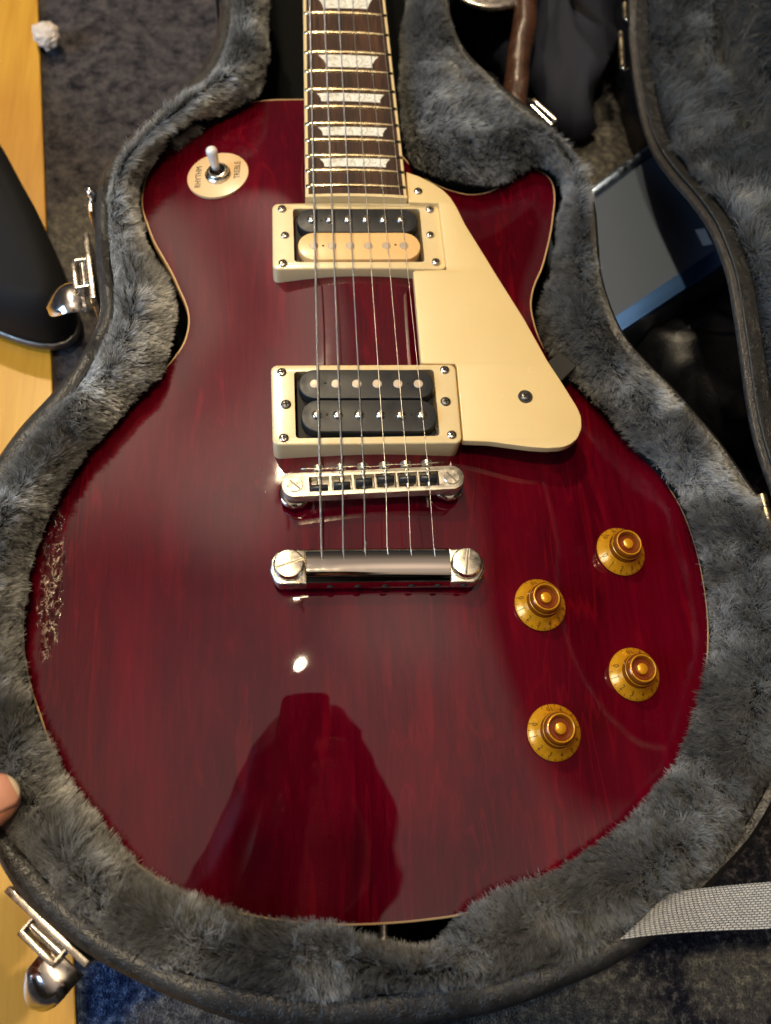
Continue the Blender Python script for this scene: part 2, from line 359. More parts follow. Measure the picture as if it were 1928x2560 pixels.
def clone(o, delta, parent=None, rot=0.0):
    c = o.copy(); COL.objects.link(c); WO[c.name] = WO[o.name] + np.array(delta, float)
    par = parent if parent is not None else o.parent
    c.parent = par
    c.location = Vector((WO[c.name] - (WO[par.name] if par else 0)) * MM)
    if rot: c.rotation_euler.z += rot
    return c
def catmull(P, n=8, closed=True):
    P = np.asarray(P, float); N = len(P); out = []
    for i in range(N if closed else N - 1):
        a, b, c, d = (P[(i - 1) % N], P[i], P[(i + 1) % N], P[(i + 2) % N]) if closed else (P[max(i - 1, 0)], P[i], P[i + 1], P[min(i + 2, N - 1)])
        for k in range(n):
            t = k / n; out.append(.5 * ((2 * b) + (c - a) * t + (2 * a - 5 * b + 4 * c - d) * t * t + (3 * b - a - 3 * c + d) * t ** 3))
    if not closed: out.append(P[-1])
    return np.array(out)
def resample(P, step, closed=True):
    P = np.asarray(P, float); Q = np.vstack([P, P[:1]]) if closed else P
    L = np.r_[0, np.cumsum(np.linalg.norm(np.diff(Q, axis=0), axis=1))]; n = max(3, int(round(L[-1] / step)))
    s = np.linspace(0, L[-1], n, endpoint=False) if closed else np.linspace(0, L[-1], n + 1)
    return np.stack([np.interp(s, L, Q[:, k]) for k in range(Q.shape[1])], 1)
def area2(P): x, y = P[:, 0], P[:, 1]; return .5 * np.sum(x * np.roll(y, -1) - np.roll(x, -1) * y)
def ccw(P): P = np.asarray(P, float); return P if area2(P) > 0 else P[::-1]
def inset(P, d):
    """offset a ccw loop inwards by d"""
    a = np.roll(P, 1, 0)[:, :2]; c = np.roll(P, -1, 0)[:, :2]; b = P[:, :2]
    e1 = b - a; e2 = c - b; e1 /= np.linalg.norm(e1, axis=1)[:, None] + 1e-9; e2 /= np.linalg.norm(e2, axis=1)[:, None] + 1e-9
    n1 = np.stack([-e1[:, 1], e1[:, 0]], 1); n2 = np.stack([-e2[:, 1], e2[:, 0]], 1); n = n1 + n2
    n /= np.maximum(np.sum(n * n1, 1), .5)[:, None] * 1.0; Q = P.copy(); Q[:, :2] = b + n * d * 1.0 / 1.0
    return Q
def loft(rings, closed=True, cap0=False, cap1=False):
    """rings: list of (n,3) arrays"""
    n = len(rings[0]); V = np.vstack(rings); F = []
    for r in range(len(rings) - 1):
        for i in range(n if closed else n - 1):
            j = (i + 1) % n; F.append((r * n + i, r * n + j, (r + 1) * n + j, (r + 1) * n + i))
    if cap0: F.append(tuple(range(n))[::-1])
    if cap1: F.append(tuple((len(rings) - 1) * n + i for i in range(n)))
    return V, F
def zl(P, z): P = np.asarray(P, float)[:, :2]; z = np.full(len(P), z) if np.isscalar(z) else np.asarray(z); return np.column_stack([P, z])
def prism(P, z0, z1, bev=0.0, holes=(), zf=None, nb=2):
    """extruded outline with a rounded top edge and optional holes. zf adds a height field."""
    P = ccw(P)[:, :2]; rings = [zl(P, z0)]
    for k in range(nb + 1):
        a = k / nb * math.pi / 2 if bev else 0
        rings.append(zl(inset(P, bev * (1 - math.cos(a))), z1 - bev + bev * math.sin(a)))
        if not bev: break
    V, F = loft(rings); n = len(P); base = len(V) - n
    loops = [list(range(base, base + n))]; V = V.tolist()
    bot = [list(range(0, n))]
    for h in holes:
        H = ccw(h)[::-1][:, :2]; m = len(H); Ho = inset(H, 0); t0 = len(V)
        V += zl(H, z1).tolist(); V += zl(H, z0).tolist()
        for i in range(m):
            j = (i + 1) % m; F.append((t0 + i, t0 + m + i, t0 + m + j, t0 + j))
        loops.append(list(range(t0, t0 + m)))
    flat = [i for L in loops for i in L]
    tris = geometry.tessellate_polygon([[Vector((V[i][0], V[i][1], 0)) for i in L] for L in loops])
    for t in tris:
        a, b, c = [flat[k] for k in t]; A, B, C_ = V[a], V[b], V[c]
        s = (B[0] - A[0]) * (C_[1] - A[1]) - (B[1] - A[1]) * (C_[0] - A[0])
        F.append((a, b, c) if s > 0 else (a, c, b))
    V = np.array(V)
    if zf is not None: V[:, 2] += zf(V[:, 0], V[:, 1])
    return V, F
def lathe(prof, c, seg=40, cap=True):
    rings = []
    a = np.linspace(0, 2 * math.pi, seg, endpoint=False)
    for r, z in prof: rings.append(np.column_stack([c[0] + r * np.cos(a), c[1] + r * np.sin(a), np.full(seg, c[2] + z)]))
    return loft(rings, cap0=cap, cap1=cap)
def box(c, s, rot=0.0):
    x, y, z = np.array(s) / 2; V = np.array([(sx_ * x, sy_ * y, sz * z) for sz in (-1, 1) for sx_, sy_ in ((-1, -1), (1, -1), (1, 1), (-1, 1))], float)
    R2 = np.array([[math.cos(rot), -math.sin(rot)], [math.sin(rot), math.cos(rot)]]); V[:, :2] = V[:, :2] @ R2.T
    return V + np.array(c), [(3, 2, 1, 0), (4, 5, 6, 7), (0, 1, 5, 4), (1, 2, 6, 5), (2, 3, 7, 6), (3, 0, 4, 7)]
def join(*vf):
    V = []; F = []; o = 0
    for v, f in vf: V.append(np.asarray(v, float)); F += [tuple(i + o for i in q) for q in f]; o += len(v)
    return np.vstack(V), F
def tube(path, r, seg=8, cap=True):
    P = np.asarray(path, float); n = len(P); r = np.full(n, r) if np.isscalar(r) else np.asarray(r); T = np.gradient(P, axis=0); T /= np.linalg.norm(T, axis=1)[:, None]
    up = np.array([0, 0, 1.0]) if abs(T[0][2]) < .9 else np.array([1.0, 0, 0]); rings = []
    for i in range(n):
        a = np.cross(up, T[i]); a /= np.linalg.norm(a); b = np.cross(T[i], a); th = np.linspace(0, 2 * math.pi, seg, endpoint=False)
        rings.append(P[i] + r[i] * (np.cos(th)[:, None] * a + np.sin(th)[:, None] * b)); up = b
    return loft(rings, cap0=cap, cap1=cap)
def bevel(o, w, seg=2, ang=35):
    bm = bmesh.new(); bm.from_mesh(o.data); ed = [e for e in bm.edges if len(e.link_faces) == 2 and e.calc_face_angle(0) > math.radians(ang)]
    bmesh.ops.bevel(bm, geom=ed, offset=w * MM, segments=seg, profile=.5, affect='EDGES', clamp_overlap=True); bm.to_mesh(o.data); bm.free()
    o.data.polygons.foreach_set('use_smooth', [True] * len(o.data.polygons)); o.data.set_sharp_from_angle(angle=math.radians(40)); return o
def rrect(x0, y0, x1, y1, r, n=5):
    P = []
    for cx, cy, a0 in ((x1 - r, y1 - r, 0), (x0 + r, y1 - r, 90), (x0 + r, y0 + r, 180), (x1 - r, y0 + r, 270)):
        for k in range(n + 1): a = math.radians(a0 + 90 * k / n); P.append((cx + r * math.cos(a), cy + r * math.sin(a)))
    return np.array(P)
def stadium(a, b, r, n=12):
    a = np.array(a[:2], float); b = np.array(b[:2], float); d = b - a; th = math.atan2(d[1], d[0]); P = []
    for c, s in ((b, -90), (a, 90)):
        for k in range(n + 1): t = th + math.radians(s + 180 * k / n); P.append((c[0] + r * math.cos(t), c[1] + r * math.sin(t)))
    return np.array(P)
def text(s, size, m, loc, rot, name, parent, depth=.04, zup=None, squeeze=1.0):
    cu = bpy.data.curves.new(name, 'FONT'); cu.body = s; cu.size = size; cu.align_x = 'CENTER'; cu.align_y = 'CENTER'; cu.extrude = depth; cu.resolution_u = 3
    t = bpy.data.objects.new('tmp', cu); COL.objects.link(t); me = t.to_mesh(); V = np.array([v.co[:] for v in me.vertices]); F = [tuple(p.vertices) for p in me.polygons]; t.to_mesh_clear()
    bpy.data.objects.remove(t); bpy.data.curves.remove(cu); V[:, 0] *= squeeze
    c_, s_ = math.cos(rot), math.sin(rot); X = V.copy(); X[:, 0] = c_ * V[:, 0] - s_ * V[:, 1]; X[:, 1] = s_ * V[:, 0] + c_ * V[:, 1]
    if zup is not None: X[:, 2] += (X[:, 0] * zup[0] + X[:, 1] * zup[1])
    return mk(name, X + np.array(loc), F, m, parent)

# ================================================================== SETTING
FZ = -128.0
cv = np.array([(-900, -900, FZ), (1300, -900, FZ), (1300, 1500, FZ), (-900, 1500, FZ)], float)
g = 40; xs = np.linspace(-1500, 1700, g); ys = np.linspace(-1500, 2200, g); X, Y = np.meshgrid(xs, ys)
Vc = np.column_stack([X.ravel(), Y.ravel(), np.full(g * g, FZ)]); Fc = [(j * g + i, j * g + i + 1, (j + 1) * g + i + 1, (j + 1) * g + i) for j in range(g - 1) for i in range(g - 1)]
tagp(mk('carpet_floor', Vc, Fc, 'carpet', org=(0, 0, FZ)), kind='structure')
wf = thing('wooden_floor', (-300, 0, FZ), None, None); wf['kind'] = 'structure'
e0 = U(83, 0, FZ + 4); e1 = U(167, 2212, FZ + 4)
dirw = (e0 - e1)[:2] / np.linalg.norm((e0 - e1)[:2]); nrm = np.array([-dirw[1], dirw[0]])
for k in range(9):
    a = e1[:2] - dirw * 700 + nrm * (k * 74 + .6); b = e0[:2] + dirw * 900 + nrm * (k * 74 + .6)
    P = np.array([a, b, b + nrm * 73, a + nrm * 73]); V, F = prism(P, FZ - 3, FZ + 4, .8)
    mk('plank', V, F, 'wood', wf, org=((a[0] + b[0]) / 2 + k * 37, (a[1] + b[1]) / 2 + k * 133, FZ))

# ================================================================== GUITAR
guitar = thing('electric_guitar', (0, 0, -62), 'cherry red single-cutaway electric guitar with cream pickguard lying in the open case', 'guitar')
ZE = -15.0
def D(*pts): return [(p[0] / K, p[1] / K) for p in pts]
outF = [(758, 247), (683, 248), (637, 253), (590, 262), (538, 280), (498, 300), (451, 332), (417, 364), (388, 399), (365, 440), (354, 486), (354, 521), (365, 556), (382, 602), (405, 643), (428, 684), (448, 728), (463, 763), (470, 797), (466, 832), (454, 864), (428, 901), (394, 938), (347, 982), (301, 1029), (260, 1072), (220, 1118), (185, 1168), (150, 1224), (120, 1287), (93, 1356), (70, 1431), (58, 1501), (54, 1576), (60, 1650), (75, 1720), (98, 1790), (130, 1880), (185, 1990), (250, 2080), (330, 2155), (430, 2222), (560, 2275), (690, 2303), (827, 2315), (961, 2312), (1080, 2301), (1165, 2287), (1290, 2253), (1405, 2203), (1515, 2135), (1612, 2045), (1688, 1940), (1738, 1835), (1765, 1720), (1773, 1605), (1770, 1520), (1757, 1431), (1735, 1345), (1703, 1265), (1658, 1192), (1605, 1120), (1545, 1052), (1479, 985), (1427, 939), (1400, 915), (1375, 890), (1347, 838), (1331, 780), (1331, 742), (1341, 706), (1357, 670), (1370, 622), (1380, 575), (1386, 530), (1389, 495), (1384, 460), (1368, 437), (1345, 424), (1323, 420), (1303, 427), (1282, 443), (1253, 463), (1224, 477), (1195, 484), (1161, 483), (1120, 472), (1080, 454), (1045, 428), (1015, 398), (990, 360), (970, 300), (935, 262), (860, 247)]
Bd = np.array([U(x / K, y / K, ZE)[:2] for x, y in outF])
Bd = ccw(resample(catmull(Bd, 8), 2.4))
NB = len(Bd)
def sdist(Q, k=5.0):
    A = Bd; out = np.zeros(len(Q)); mind = np.zeros(len(Q)); ds = 2.4
    for s in range(0, len(Q), 4000):
        q = Q[s:s + 4000]; d = np.sqrt(((q[:, None, :] - A[None, :, :]) ** 2).sum(2) + .01); m_ = d.min(1); mind[s:s + 4000] = m_
        out[s:s + 4000] = m_ - k * np.log(np.exp(-(d - m_[:, None]) / k).sum(1) * ds / (2 * k))
    return out, mind
def prof(d, y):
    W_ = 140.0 - 52.0 * (lambda q: q * q * (3 - 2 * q))(np.clip((np.asarray(y) + 40) / 170.0, 0, 1))
    t = np.clip((d + .5) / W_, 0.0, 1); return -ZE * np.sin(t * math.pi / 2) ** 1.5 + ZE
# height grid for lookups
gx = np.arange(-175, 176, 5.0); gy = np.arange(-205, 290, 5.0); GX, GY = np.meshgrid(gx, gy); GD, _ = sdist(np.column_stack([GX.ravel(), GY.ravel()])); GH = prof(GD, GY.ravel()).reshape(GX.shape)
def H(x, y):
    x = np.asarray(x, float); y = np.asarray(y, float); fx = np.clip((x + 175) / 5, 0, len(gx) - 1.001); fy = np.clip((y + 205) / 5, 0, len(gy) - 1.001); i = fx.astype(int); j = fy.astype(int); a = fx - i; b = fy - j
    return GH[j, i] * (1 - a) * (1 - b) + GH[j, i + 1] * a * (1 - b) + GH[j + 1, i] * (1 - a) * b + GH[j + 1, i + 1] * a * b
def UT(px, py, dz=0.0): return UF(px, py, lambda x, y: float(H(x, y)) + dz)
def inside(Q, P):
    x, y = Q[:, 0], Q[:, 1]; c = np.zeros(len(Q), bool); j = len(P) - 1
    for i in range(len(P)):
        xi, yi = P[i][:2]; xj, yj = P[j][:2]
        m_ = ((yi > y) != (yj > y)) & (x < (xj - xi) * (y - yi) / (yj - yi + 1e-12) + xi); c ^= m_; j = i
    return c
def build_top():
    B1 = inset(Bd, 0.9); st = 2.6
    g1 = np.arange(-170, 171, st); g2 = np.arange(-200, 285, st); QX, QY = np.meshgrid(g1, g2); QX = QX + (np.arange(len(g2)) % 2)[:, None] * st / 2
    Q = np.column_stack([QX.ravel(), QY.ravel()]); Q = Q[inside(Q, B1)]; ds, md = sdist(Q); Q = Q[md > 2.6]
    rings = [B1]; pts = np.vstack([B1, Q]); n = len(B1)
    r = geometry.delaunay_2d_cdt([Vector(p) for p in pts.tolist()], [(i, (i + 1) % n) for i in range(n)], [], 1, 1e-5)
    V2 = np.array([v[:] for v in r[0]]); ds, _ = sdist(V2); z = prof(ds, V2[:, 1]); F = [tuple(f) for f in r[2]]
    # analytic normals
    e = .6; dx = prof(sdist(V2 + [e, 0])[0], V2[:, 1]) - prof(sdist(V2 - [e, 0])[0], V2[:, 1]); dy = prof(sdist(V2 + [0, e])[0], V2[:, 1] + e) - prof(sdist(V2 - [0, e])[0], V2[:, 1] - e)
    N = np.column_stack([-dx / (2 * e), -dy / (2 * e), np.ones(len(V2))]); N /= np.linalg.norm(N, axis=1)[:, None]
    o = mk('top', np.column_stack([V2, z]), F, 'top', guitar, smooth=True, org=(0, 0, -12)); o.data.normals_split_custom_set_from_vertices(N.tolist())
    return o
build_top()
zb = float(prof(np.array([0.0]), np.array([0.0]))[0])
V, F = loft([zl(Bd, zb - 6.0), zl(Bd, zb - .15), zl(inset(Bd, .25), zb + .1), zl(inset(Bd, .95), zb + .12)]); mk('binding', V, F, 'binding', guitar, smooth=True)
B2 = inset(Bd, .25)
V, F = loft([zl(inset(Bd, 5), zb - 50), zl(inset(Bd, 1.2), zb - 48), zl(B2, zb - 44), zl(B2, zb - 6.02)], cap0=False)
tri = geometry.tessellate_polygon([[Vector(v) for v in V[:NB]]]); F += [tuple(t) for t in tri]
mk('body', V, F, 'side', guitar, smooth=True, sharp=50)

# ---- neck, fingerboard
yA = 167.0
def zbd(y): return 10.0 - 0.030 * (y - yA)
def wbd(y): return 28.3 - (y - yA) * (28.3 - 26.1) / 147.3
bx0 = U(763 / K, 495 / K, 10)[0]; bx1 = U(1018 / K, 493 / K, 10)[0]
yE = U(890 / K, 494 / K, 10)[1]
L0 = U(758.5 / K, 29 / K, zbd(314)); R0 = U(966.5 / K, 30 / K, zbd(314)); LB = U(763.5 / K, 490 / K, zbd(170)); RB = U(1018 / K, 490 / K, zbd(170))
def xl(y): return LB[0] + (y - LB[1]) * (L0[0] - LB[0]) / (L0[1] - LB[1])
def xr(y): return RB[0] + (y - RB[1]) * (R0[0] - RB[0]) / (R0[1] - RB[1])
def arch(x, y): xm = (xl(y) + xr(y)) / 2; return zbd(y) + 1.25 - (x - xm) ** 2 / 620.0
YT = 628.0
def board_mesh(y0, y1, f0, f1, thick, ny, nx=12, dz=0.0):
    V = []; F = []
    for j in range(ny + 1):
        y = y0 + (y1 - y0) * j / ny; a = xl(y) + f0; b = xr(y) - f1
        for i in range(nx + 1): x = a + (b - a) * i / nx; V.append((x, y, arch(x, y) + dz))
        V.append((b, y, arch(b, y) - thick)); V.append((a, y, arch(a, y) - thick))
    n = nx + 3
    for j in range(ny):
        for i in range(n): k = (i + 1) % n; F.append((j * n + i, j * n + k, (j + 1) * n + k, (j + 1) * n + i))
    F.append(tuple(range(n))[::-1]); F.append(tuple(ny * n + i for i in range(n))); return np.array(V), F
neck = None
V, F = board_mesh(yE + 1.9, YT, 1.75, 1.75, 5.0, 30); fb = mk('fingerboard', V, F, 'board', guitar, org=(0, 300, 5))
# edge binding of the board: left, right and end strips
def strip(side):
    V = []; F = []; ys_ = np.linspace(yE + 1.9, YT, 24)
    for y in ys_:
        a = xl(y) if side < 0 else xr(y) - 1.72; b = a + 1.72
        for x, dz in ((a, -5.5), (a, -.5), (a + .4 if side < 0 else a, 0.0), (b if side < 0 else b - .4, 0.0), (b, -.5), (b, -5.5)): V.append((x, y, arch(x, y) + dz))
    n = 6
    for j in range(len(ys_) - 1):
        for i in range(n): k = (i + 1) % n; F.append((j * n + i, j * n + k, (j + 1) * n + k, (j + 1) * n + i))
    F.append(tuple(range(n))[::-1]); return np.array(V), F
for s in (-1, 1): V, F = strip(s); mk('board_binding', V, F, 'binding' if False else 'cream', fb)
V, F = board_mesh(yE, yE + 1.88, 0, 0, 5.5, 1); mk('board_binding', V, F, 'cream', fb)
# wood of the heel / neck below the board
V, F = board_mesh(yE + 2.5, YT, .8, .8, 1.0, 20, dz=-4.9)
V = []; F = []; ny = 24
for j in range(ny + 1):
    y = 255 + (YT + 10 - 255) * j / ny; a = xl(y) + .3; b = xr(y) - .3; zt = zbd(y) - 3.2; dd = 17 if y > 275 else 17 + (275 - y) * 1.2
    for k in range(13): th = math.pi * k / 12; V.append(((a + b) / 2 - math.cos(th) * (b - a) / 2, y, zt - dd * math.sin(th)))
for j in range(ny):
    for i in range(13): k = (i + 1) % 13; F.append((j * 13 + i, j * 13 + k, (j + 1) * 13 + k, (j + 1) * 13 + i))
F.append(tuple(range(13))[::-1]); F.append(tuple(ny * 13 + i for i in range(13)))
mk('neck', V, F, 'side', guitar, smooth=True, sharp=50)
# heel block between board and body top
V, F = prism(np.array([(xl(170) + 1, yE + 3), (xr(170) - 1, yE + 3), (xr(270) - 1, 268), (xl(270) + 1, 268)]), -12, 0, 0, zf=lambda x, y: np.where(0 > -1, zbd(y) - 3.6, 0))
mk('neck_heel', V, F, 'side', guitar)
# nut + headstock stub, outside the picture
# frets
fy = {12: 29, 13: 78, 14: 127, 15: 174, 16: 220, 17: 263, 18: 305, 19: 345.5, 20: 385, 21: 422, 22: 460}
yy = []
for nfr in range(22, 0, -1):
    if nfr in fy: y = UF(870 / K, fy[nfr] / K, lambda x, y: float(arch(x, y)) + 1.0)[1]; yy.append(y)
    else: y = yy[-1] * 0 + (YT - (YT - yy[10]) * (2 ** (-(nfr) / 12)) / (2 ** (-12 / 12)) * 0) if False else None
    if y is None:
        # continue the scale from the 12th fret
        sc = 2 * (yy[10] - 0); y = sc * 2 ** (-nfr / 12)
    a = xl(y) + .35; b = xr(y) - .35; V = []; F = []; m_ = 18; pr_ = [(-1.35, -.1), (-1.2, .55), (-.6, 1.0), (0, 1.15), (.6, 1.0), (1.2, .55), (1.35, -.1)]
    for i in range(m_ + 1):
        x = a + (b - a) * i / m_; e_ = .35 if i in (0, m_) else 1.0
        for py_, pz in pr_: V.append((x, y + py_ * (.8 if e_ < 1 else 1), arch(x, y) + pz * e_))
    for i in range(m_):
        for k in range(6): F.append((i * 7 + k, (i + 1) * 7 + k, (i + 1) * 7 + k + 1, i * 7 + k + 1))
    F.append(tuple(range(7))); F.append(tuple(m_ * 7 + k for k in range(7))[::-1])
    mk('fret', V, F, 'fret', fb, smooth=True)
# inlays (crop pixels -> display pixels)
def cz(p): return (639.4 + p[0] * .2032, p[1] * .2032)
for q in ([(205, -45), (845, -45), (762, 95), (293, 88)], [(238, 583), (877, 603), (803, 722), (333, 712)], [(220, 992), (940, 1008), (895, 1092), (268, 1076)], [(235, 1353), (970, 1363), (925, 1450), (285, 1440)], [(252, 1688), (1002, 1694), (957, 1779), (302, 1772)]):
    A = [UF(*cz(p), lambda x, y: float(arch(x, y)))[:2] for p in q]; nx = 14; V = []
    for i in range(nx + 1):
        t = i / nx
        for row in range(4):
            v = row / 3; top = A[0] * (1 - t) + A[1] * t; bot = A[3] * (1 - t) + A[2] * t; p = top * (1 - v) + bot * v
            pull = .9 * math.sin(math.pi * v) * (1 if t < .5 else -1) * (abs(t - .5) * 2); V.append((p[0] + pull, p[1], arch(p[0], p[1]) + .10))
    F = [(i * 4 + k, i * 4 + k + 1, (i + 1) * 4 + k + 1, (i + 1) * 4 + k) for i in range(nx) for k in range(3)]
    mk('inlay', V, F, 'pearl', fb, smooth=True)

# ---- helpers for pickups
def quad(c4, z):
    A = [UF(c[0], c[1], z)[:2] if callable(z) else U(c[0], c[1], z)[:2] for c in c4]
    def f(P):
        P = np.asarray(P, float); u = P[:, :1]; v = P[:, 1:2]
        return (A[0] * (1 - u) + A[1] * u) * (1 - v) + (A[3] * (1 - u) + A[2] * u) * v
    return f, A
def phillips(c, r, parent, m='screw', name='screw', h=.9):
    V, F = lathe([(r * 1.02, -.5), (r * 1.02, .1), (r * .93, h * .55), (r * .70, h * .85), (r * .42, h)], c, 20, cap=True)
    o = mk(name, V, F, m, parent, smooth=True, sharp=60)
    a = random.random() * 1.5
    for k in (0, 1):
        V, F = box((c[0], c[1], c[2] + h + .02), (r * 1.15, r * .28, .12), a + k * math.pi / 2)
        if k == 0: VV, FF = V, F
        else: V[:, 2] += .004; VV, FF = join((VV, FF), (V, F))
    # recessed cross is dark: joined as the same part's second slot
    me = o.data; me.materials.append(M['darkhole']); n0 = len(me.vertices)
    bm = bmesh.new(); bm.from_mesh(me); vs = [bm.verts.new(((np.array(v) - WO[o.name]) * MM).tolist()) for v in VV]
    for f in FF: nf = bm.faces.new([vs[i] for i in f]); nf.material_index = 1
    bm.to_mesh(me); bm.free(); return o
def pickup(outer, inner, zt, zw, bobs, poles, holes, scr, mids, bridge):
    P = thing_part('pickup')
    f, A = quad(outer, zt); Lw = np.linalg.norm(A[1] - A[0]); Lh = np.linalg.norm(A[3] - A[0])
    R_ = rrect(0, 0, Lw, Lh, 3.2, 6); R_ = np.column_stack([R_[:, 0] / Lw, R_[:, 1] / Lh]); ring = resample(f(R_), 1.5)
    g_, A2 = quad(inner, zt); Iw = np.linalg.norm(A2[1] - A2[0]); Ih = np.linalg.norm(A2[3] - A2[0]); R2 = rrect(0, 0, Iw, Ih, 1.8, 4); R2 = np.column_stack([R2[:, 0] / Iw, R2[:, 1] / Ih]); hole = g_(R2)
    RR = ccw(ring); n = len(RR)
    arc = (lambda x, y: np.zeros_like(x)) if bridge else (lambda x, y: 0.55 - (x - 0) ** 2 / 1900.0 * 0.9)
    V, F = prism(RR, -3, zt, 1.0, [hole], zf=None, nb=3)
    low = V[:, 2] < -2.9; V[low, 2] = np.minimum(H(V[low, 0], V[low, 1]) - .3, zt - 2)
    if not bridge: V[~low, 2] += arc(V[~low, 0], V[~low, 1])
    mk('mounting_ring', V, F, 'cream', P, smooth=True, sharp=35)
    V, F = prism(hole, -8, -7.5, 0); mk('cavity', V, F, 'darkhole', P)
    V, F = prism(inset(ccw(hole), 1.2), -7, zt - 4.5, .5); mk('coil', V, F, 'tape', P)
    for (q, mt) in bobs:
        zz = zt + (2.2 if bridge else 1.4); A_ = [U(q[0], q[2], zz), U(q[1], q[2], zz), U(q[1], q[3], zz), U(q[0], q[3], zz)]
        r = abs(A_[0][1] - A_[3][1]) / 2; yc = (A_[0][1] + A_[3][1] + A_[1][1] + A_[2][1]) / 4; xa = (A_[0][0] + A_[3][0]) / 2; xb = (A_[1][0] + A_[2][0]) / 2; sl = (A_[1][1] - A_[0][1]) / (xb - xa)
        S_ = stadium((xa + r, yc - sl * (xb - xa - 2 * r) / 2), (xb - r, yc + sl * (xb - xa - 2 * r) / 2), r - .1, 16)
        V, F = prism(S_, zz - 6, zz, .55, nb=3); mk('bobbin', V, F, mt, P, smooth=True, sharp=35)
    for row, (ypx, xs_, kind) in enumerate(poles):
        zz = zt + (2.2 if bridge else 1.4)
        for x in xs_:
            c = U(x, ypx, zz)
            if kind == 'slug': V, F = lathe([(2.35, -.2), (2.35, .05), (2.2, .18)], c, 24); mk('pole_slug', V, F, 'pole', P, smooth=True, sharp=40)
            else:
                V, F = lathe([(2.4, -.3), (2.4, .35), (2.1, .9), (1.5, 1.25), (.6, 1.4)], c, 24); o = mk('pole_screw', V, F, 'screw', P, smooth=True, sharp=40)
                V, F = box((c[0], c[1], c[2] + 1.38), (.55, 4.2, .12), 0.05); sl_ = mk('pole_screw_slot', V, F, 'darkscrew', P)
    zz = zt + (2.2 if bridge else 1.4)
    for x, y in holes:
        c = U(x, y, zz); V, F = lathe([(.62, -.2), (.62, .06)], c, 12); mk('bobbin_hole', V, F, 'darkhole', P)
    for x, y in scr: phillips(U(x, y, zt + .1), 2.35, P, name='ring_screw')
    for x, y in mids: phillips(U(x, y, zt + .1), 2.2 if not bridge else 2.5, P, 'screw' if not bridge else 'darkscrew', name='height_screw')
    return P
def thing_part(name):
    o = bpy.data.objects.new(name, None); o.empty_display_size = .01; COL.objects.link(o); WO[o.name] = WO[guitar.name].copy(); o.parent = guitar; return o
pn = pickup([(588, 438), (947.5, 439), (965, 581), (589, 581)], [(632.5, 451), (906.5, 451), (918, 566), (636, 566)], 6.0, 0,
       [((641, 902.7, 450.5, 501.5), 'black'), ((643.5, 909, 501.5, 560.5), 'bobcream')],
       [(475, [673.6, 712.7, 751.6, 790.7, 828.5, 866.6], 'screw'), (530.6, [678, 717.7, 757, 796, 834.7, 872.8], 'slug')],
       [(694.5, 476.3), (848.7, 475), (698.3, 530.6), (854.7, 528.6)], [(609.6, 451), (929, 452), (611.4, 568), (942, 565.5)], [(616, 507.7), (929.6, 507)], False)
tagp(pn, 'neck humbucker with one black and one cream bobbin')
pb = pickup([(585, 788), (984, 786.5), (999, 957), (589, 961)], [(635, 803), (937, 798), (950.6, 941.6), (639, 947)], 11.0, 0,
       [((645, 937.6, 797.5, 861), 'black'), ((650, 945, 862.5, 933), 'black')],
       [(829, [680, 726, 770.7, 815, 859.7, 904], 'slug'), (896.6, [684.6, 730, 776, 821.7, 866.4, 911.5], 'screw')],
       [(702.7, 828), (881.5, 828), (707, 896), (888.7, 895.5)], [(609, 804), (960.8, 799), (613.5, 946), (976.5, 939)], [(618, 873.4), (963, 867.4)], True)
tagp(pb, 'bridge humbucker with two black bobbins')

# ---- pickguard
pg = [(878, 371), (905, 380), (933, 394), (955, 408), (973, 425), (987, 447), (1005, 484), (1048, 553), (1073, 594), (1133, 689), (1183, 779), (1213, 824), (1248, 880), (1256, 900), (1257, 925), (1248, 947), (1232, 960), (1215, 966), (1183, 968), (1150, 966), (1110, 961), (1058, 954), (1001, 952), (986, 786), (910, 785), (893, 584), (967, 582), (949, 439), (883, 437)]
zg = lambda x, y: 9.2 - .012 * (np.asarray(y) - 100)
PGp = np.array([UF(x, y, lambda a, b: float(zg(a, b)))[:2] for x, y in pg])
PGp = resample(PGp, 2.0); V, F = prism(PGp, -4.4, 0, .5, nb=3); V[:, 2] += zg(V[:, 0], V[:, 1]); pgo = mk('pickguard', V, F, 'guard', guitar, smooth=True, sharp=30)
c = UF(1135, 857, lambda a, b: float(zg(a, b))); V, F = lathe([(3.7, 0), (3.7, .25), (3.4, .4)], c, 28); mk('screw_washer', V, F, 'ink', pgo)
phillips(c + [0, 0, .45], 2.5, pgo, 'darkscrew'); phillips(UF(903.5, 413, lambda a, b: float(zg(a, b))) + [0, 0, .1], 2.4, pgo)
br = np.array([U(x, y, 1.0)[:2] for x, y in ((1178, 787), (1208.7, 759), (1246, 790), (1213, 822))])
V, F = prism(br, -1.6, 1.0, .3); mk('bracket', V, F, M['tape'], pgo)

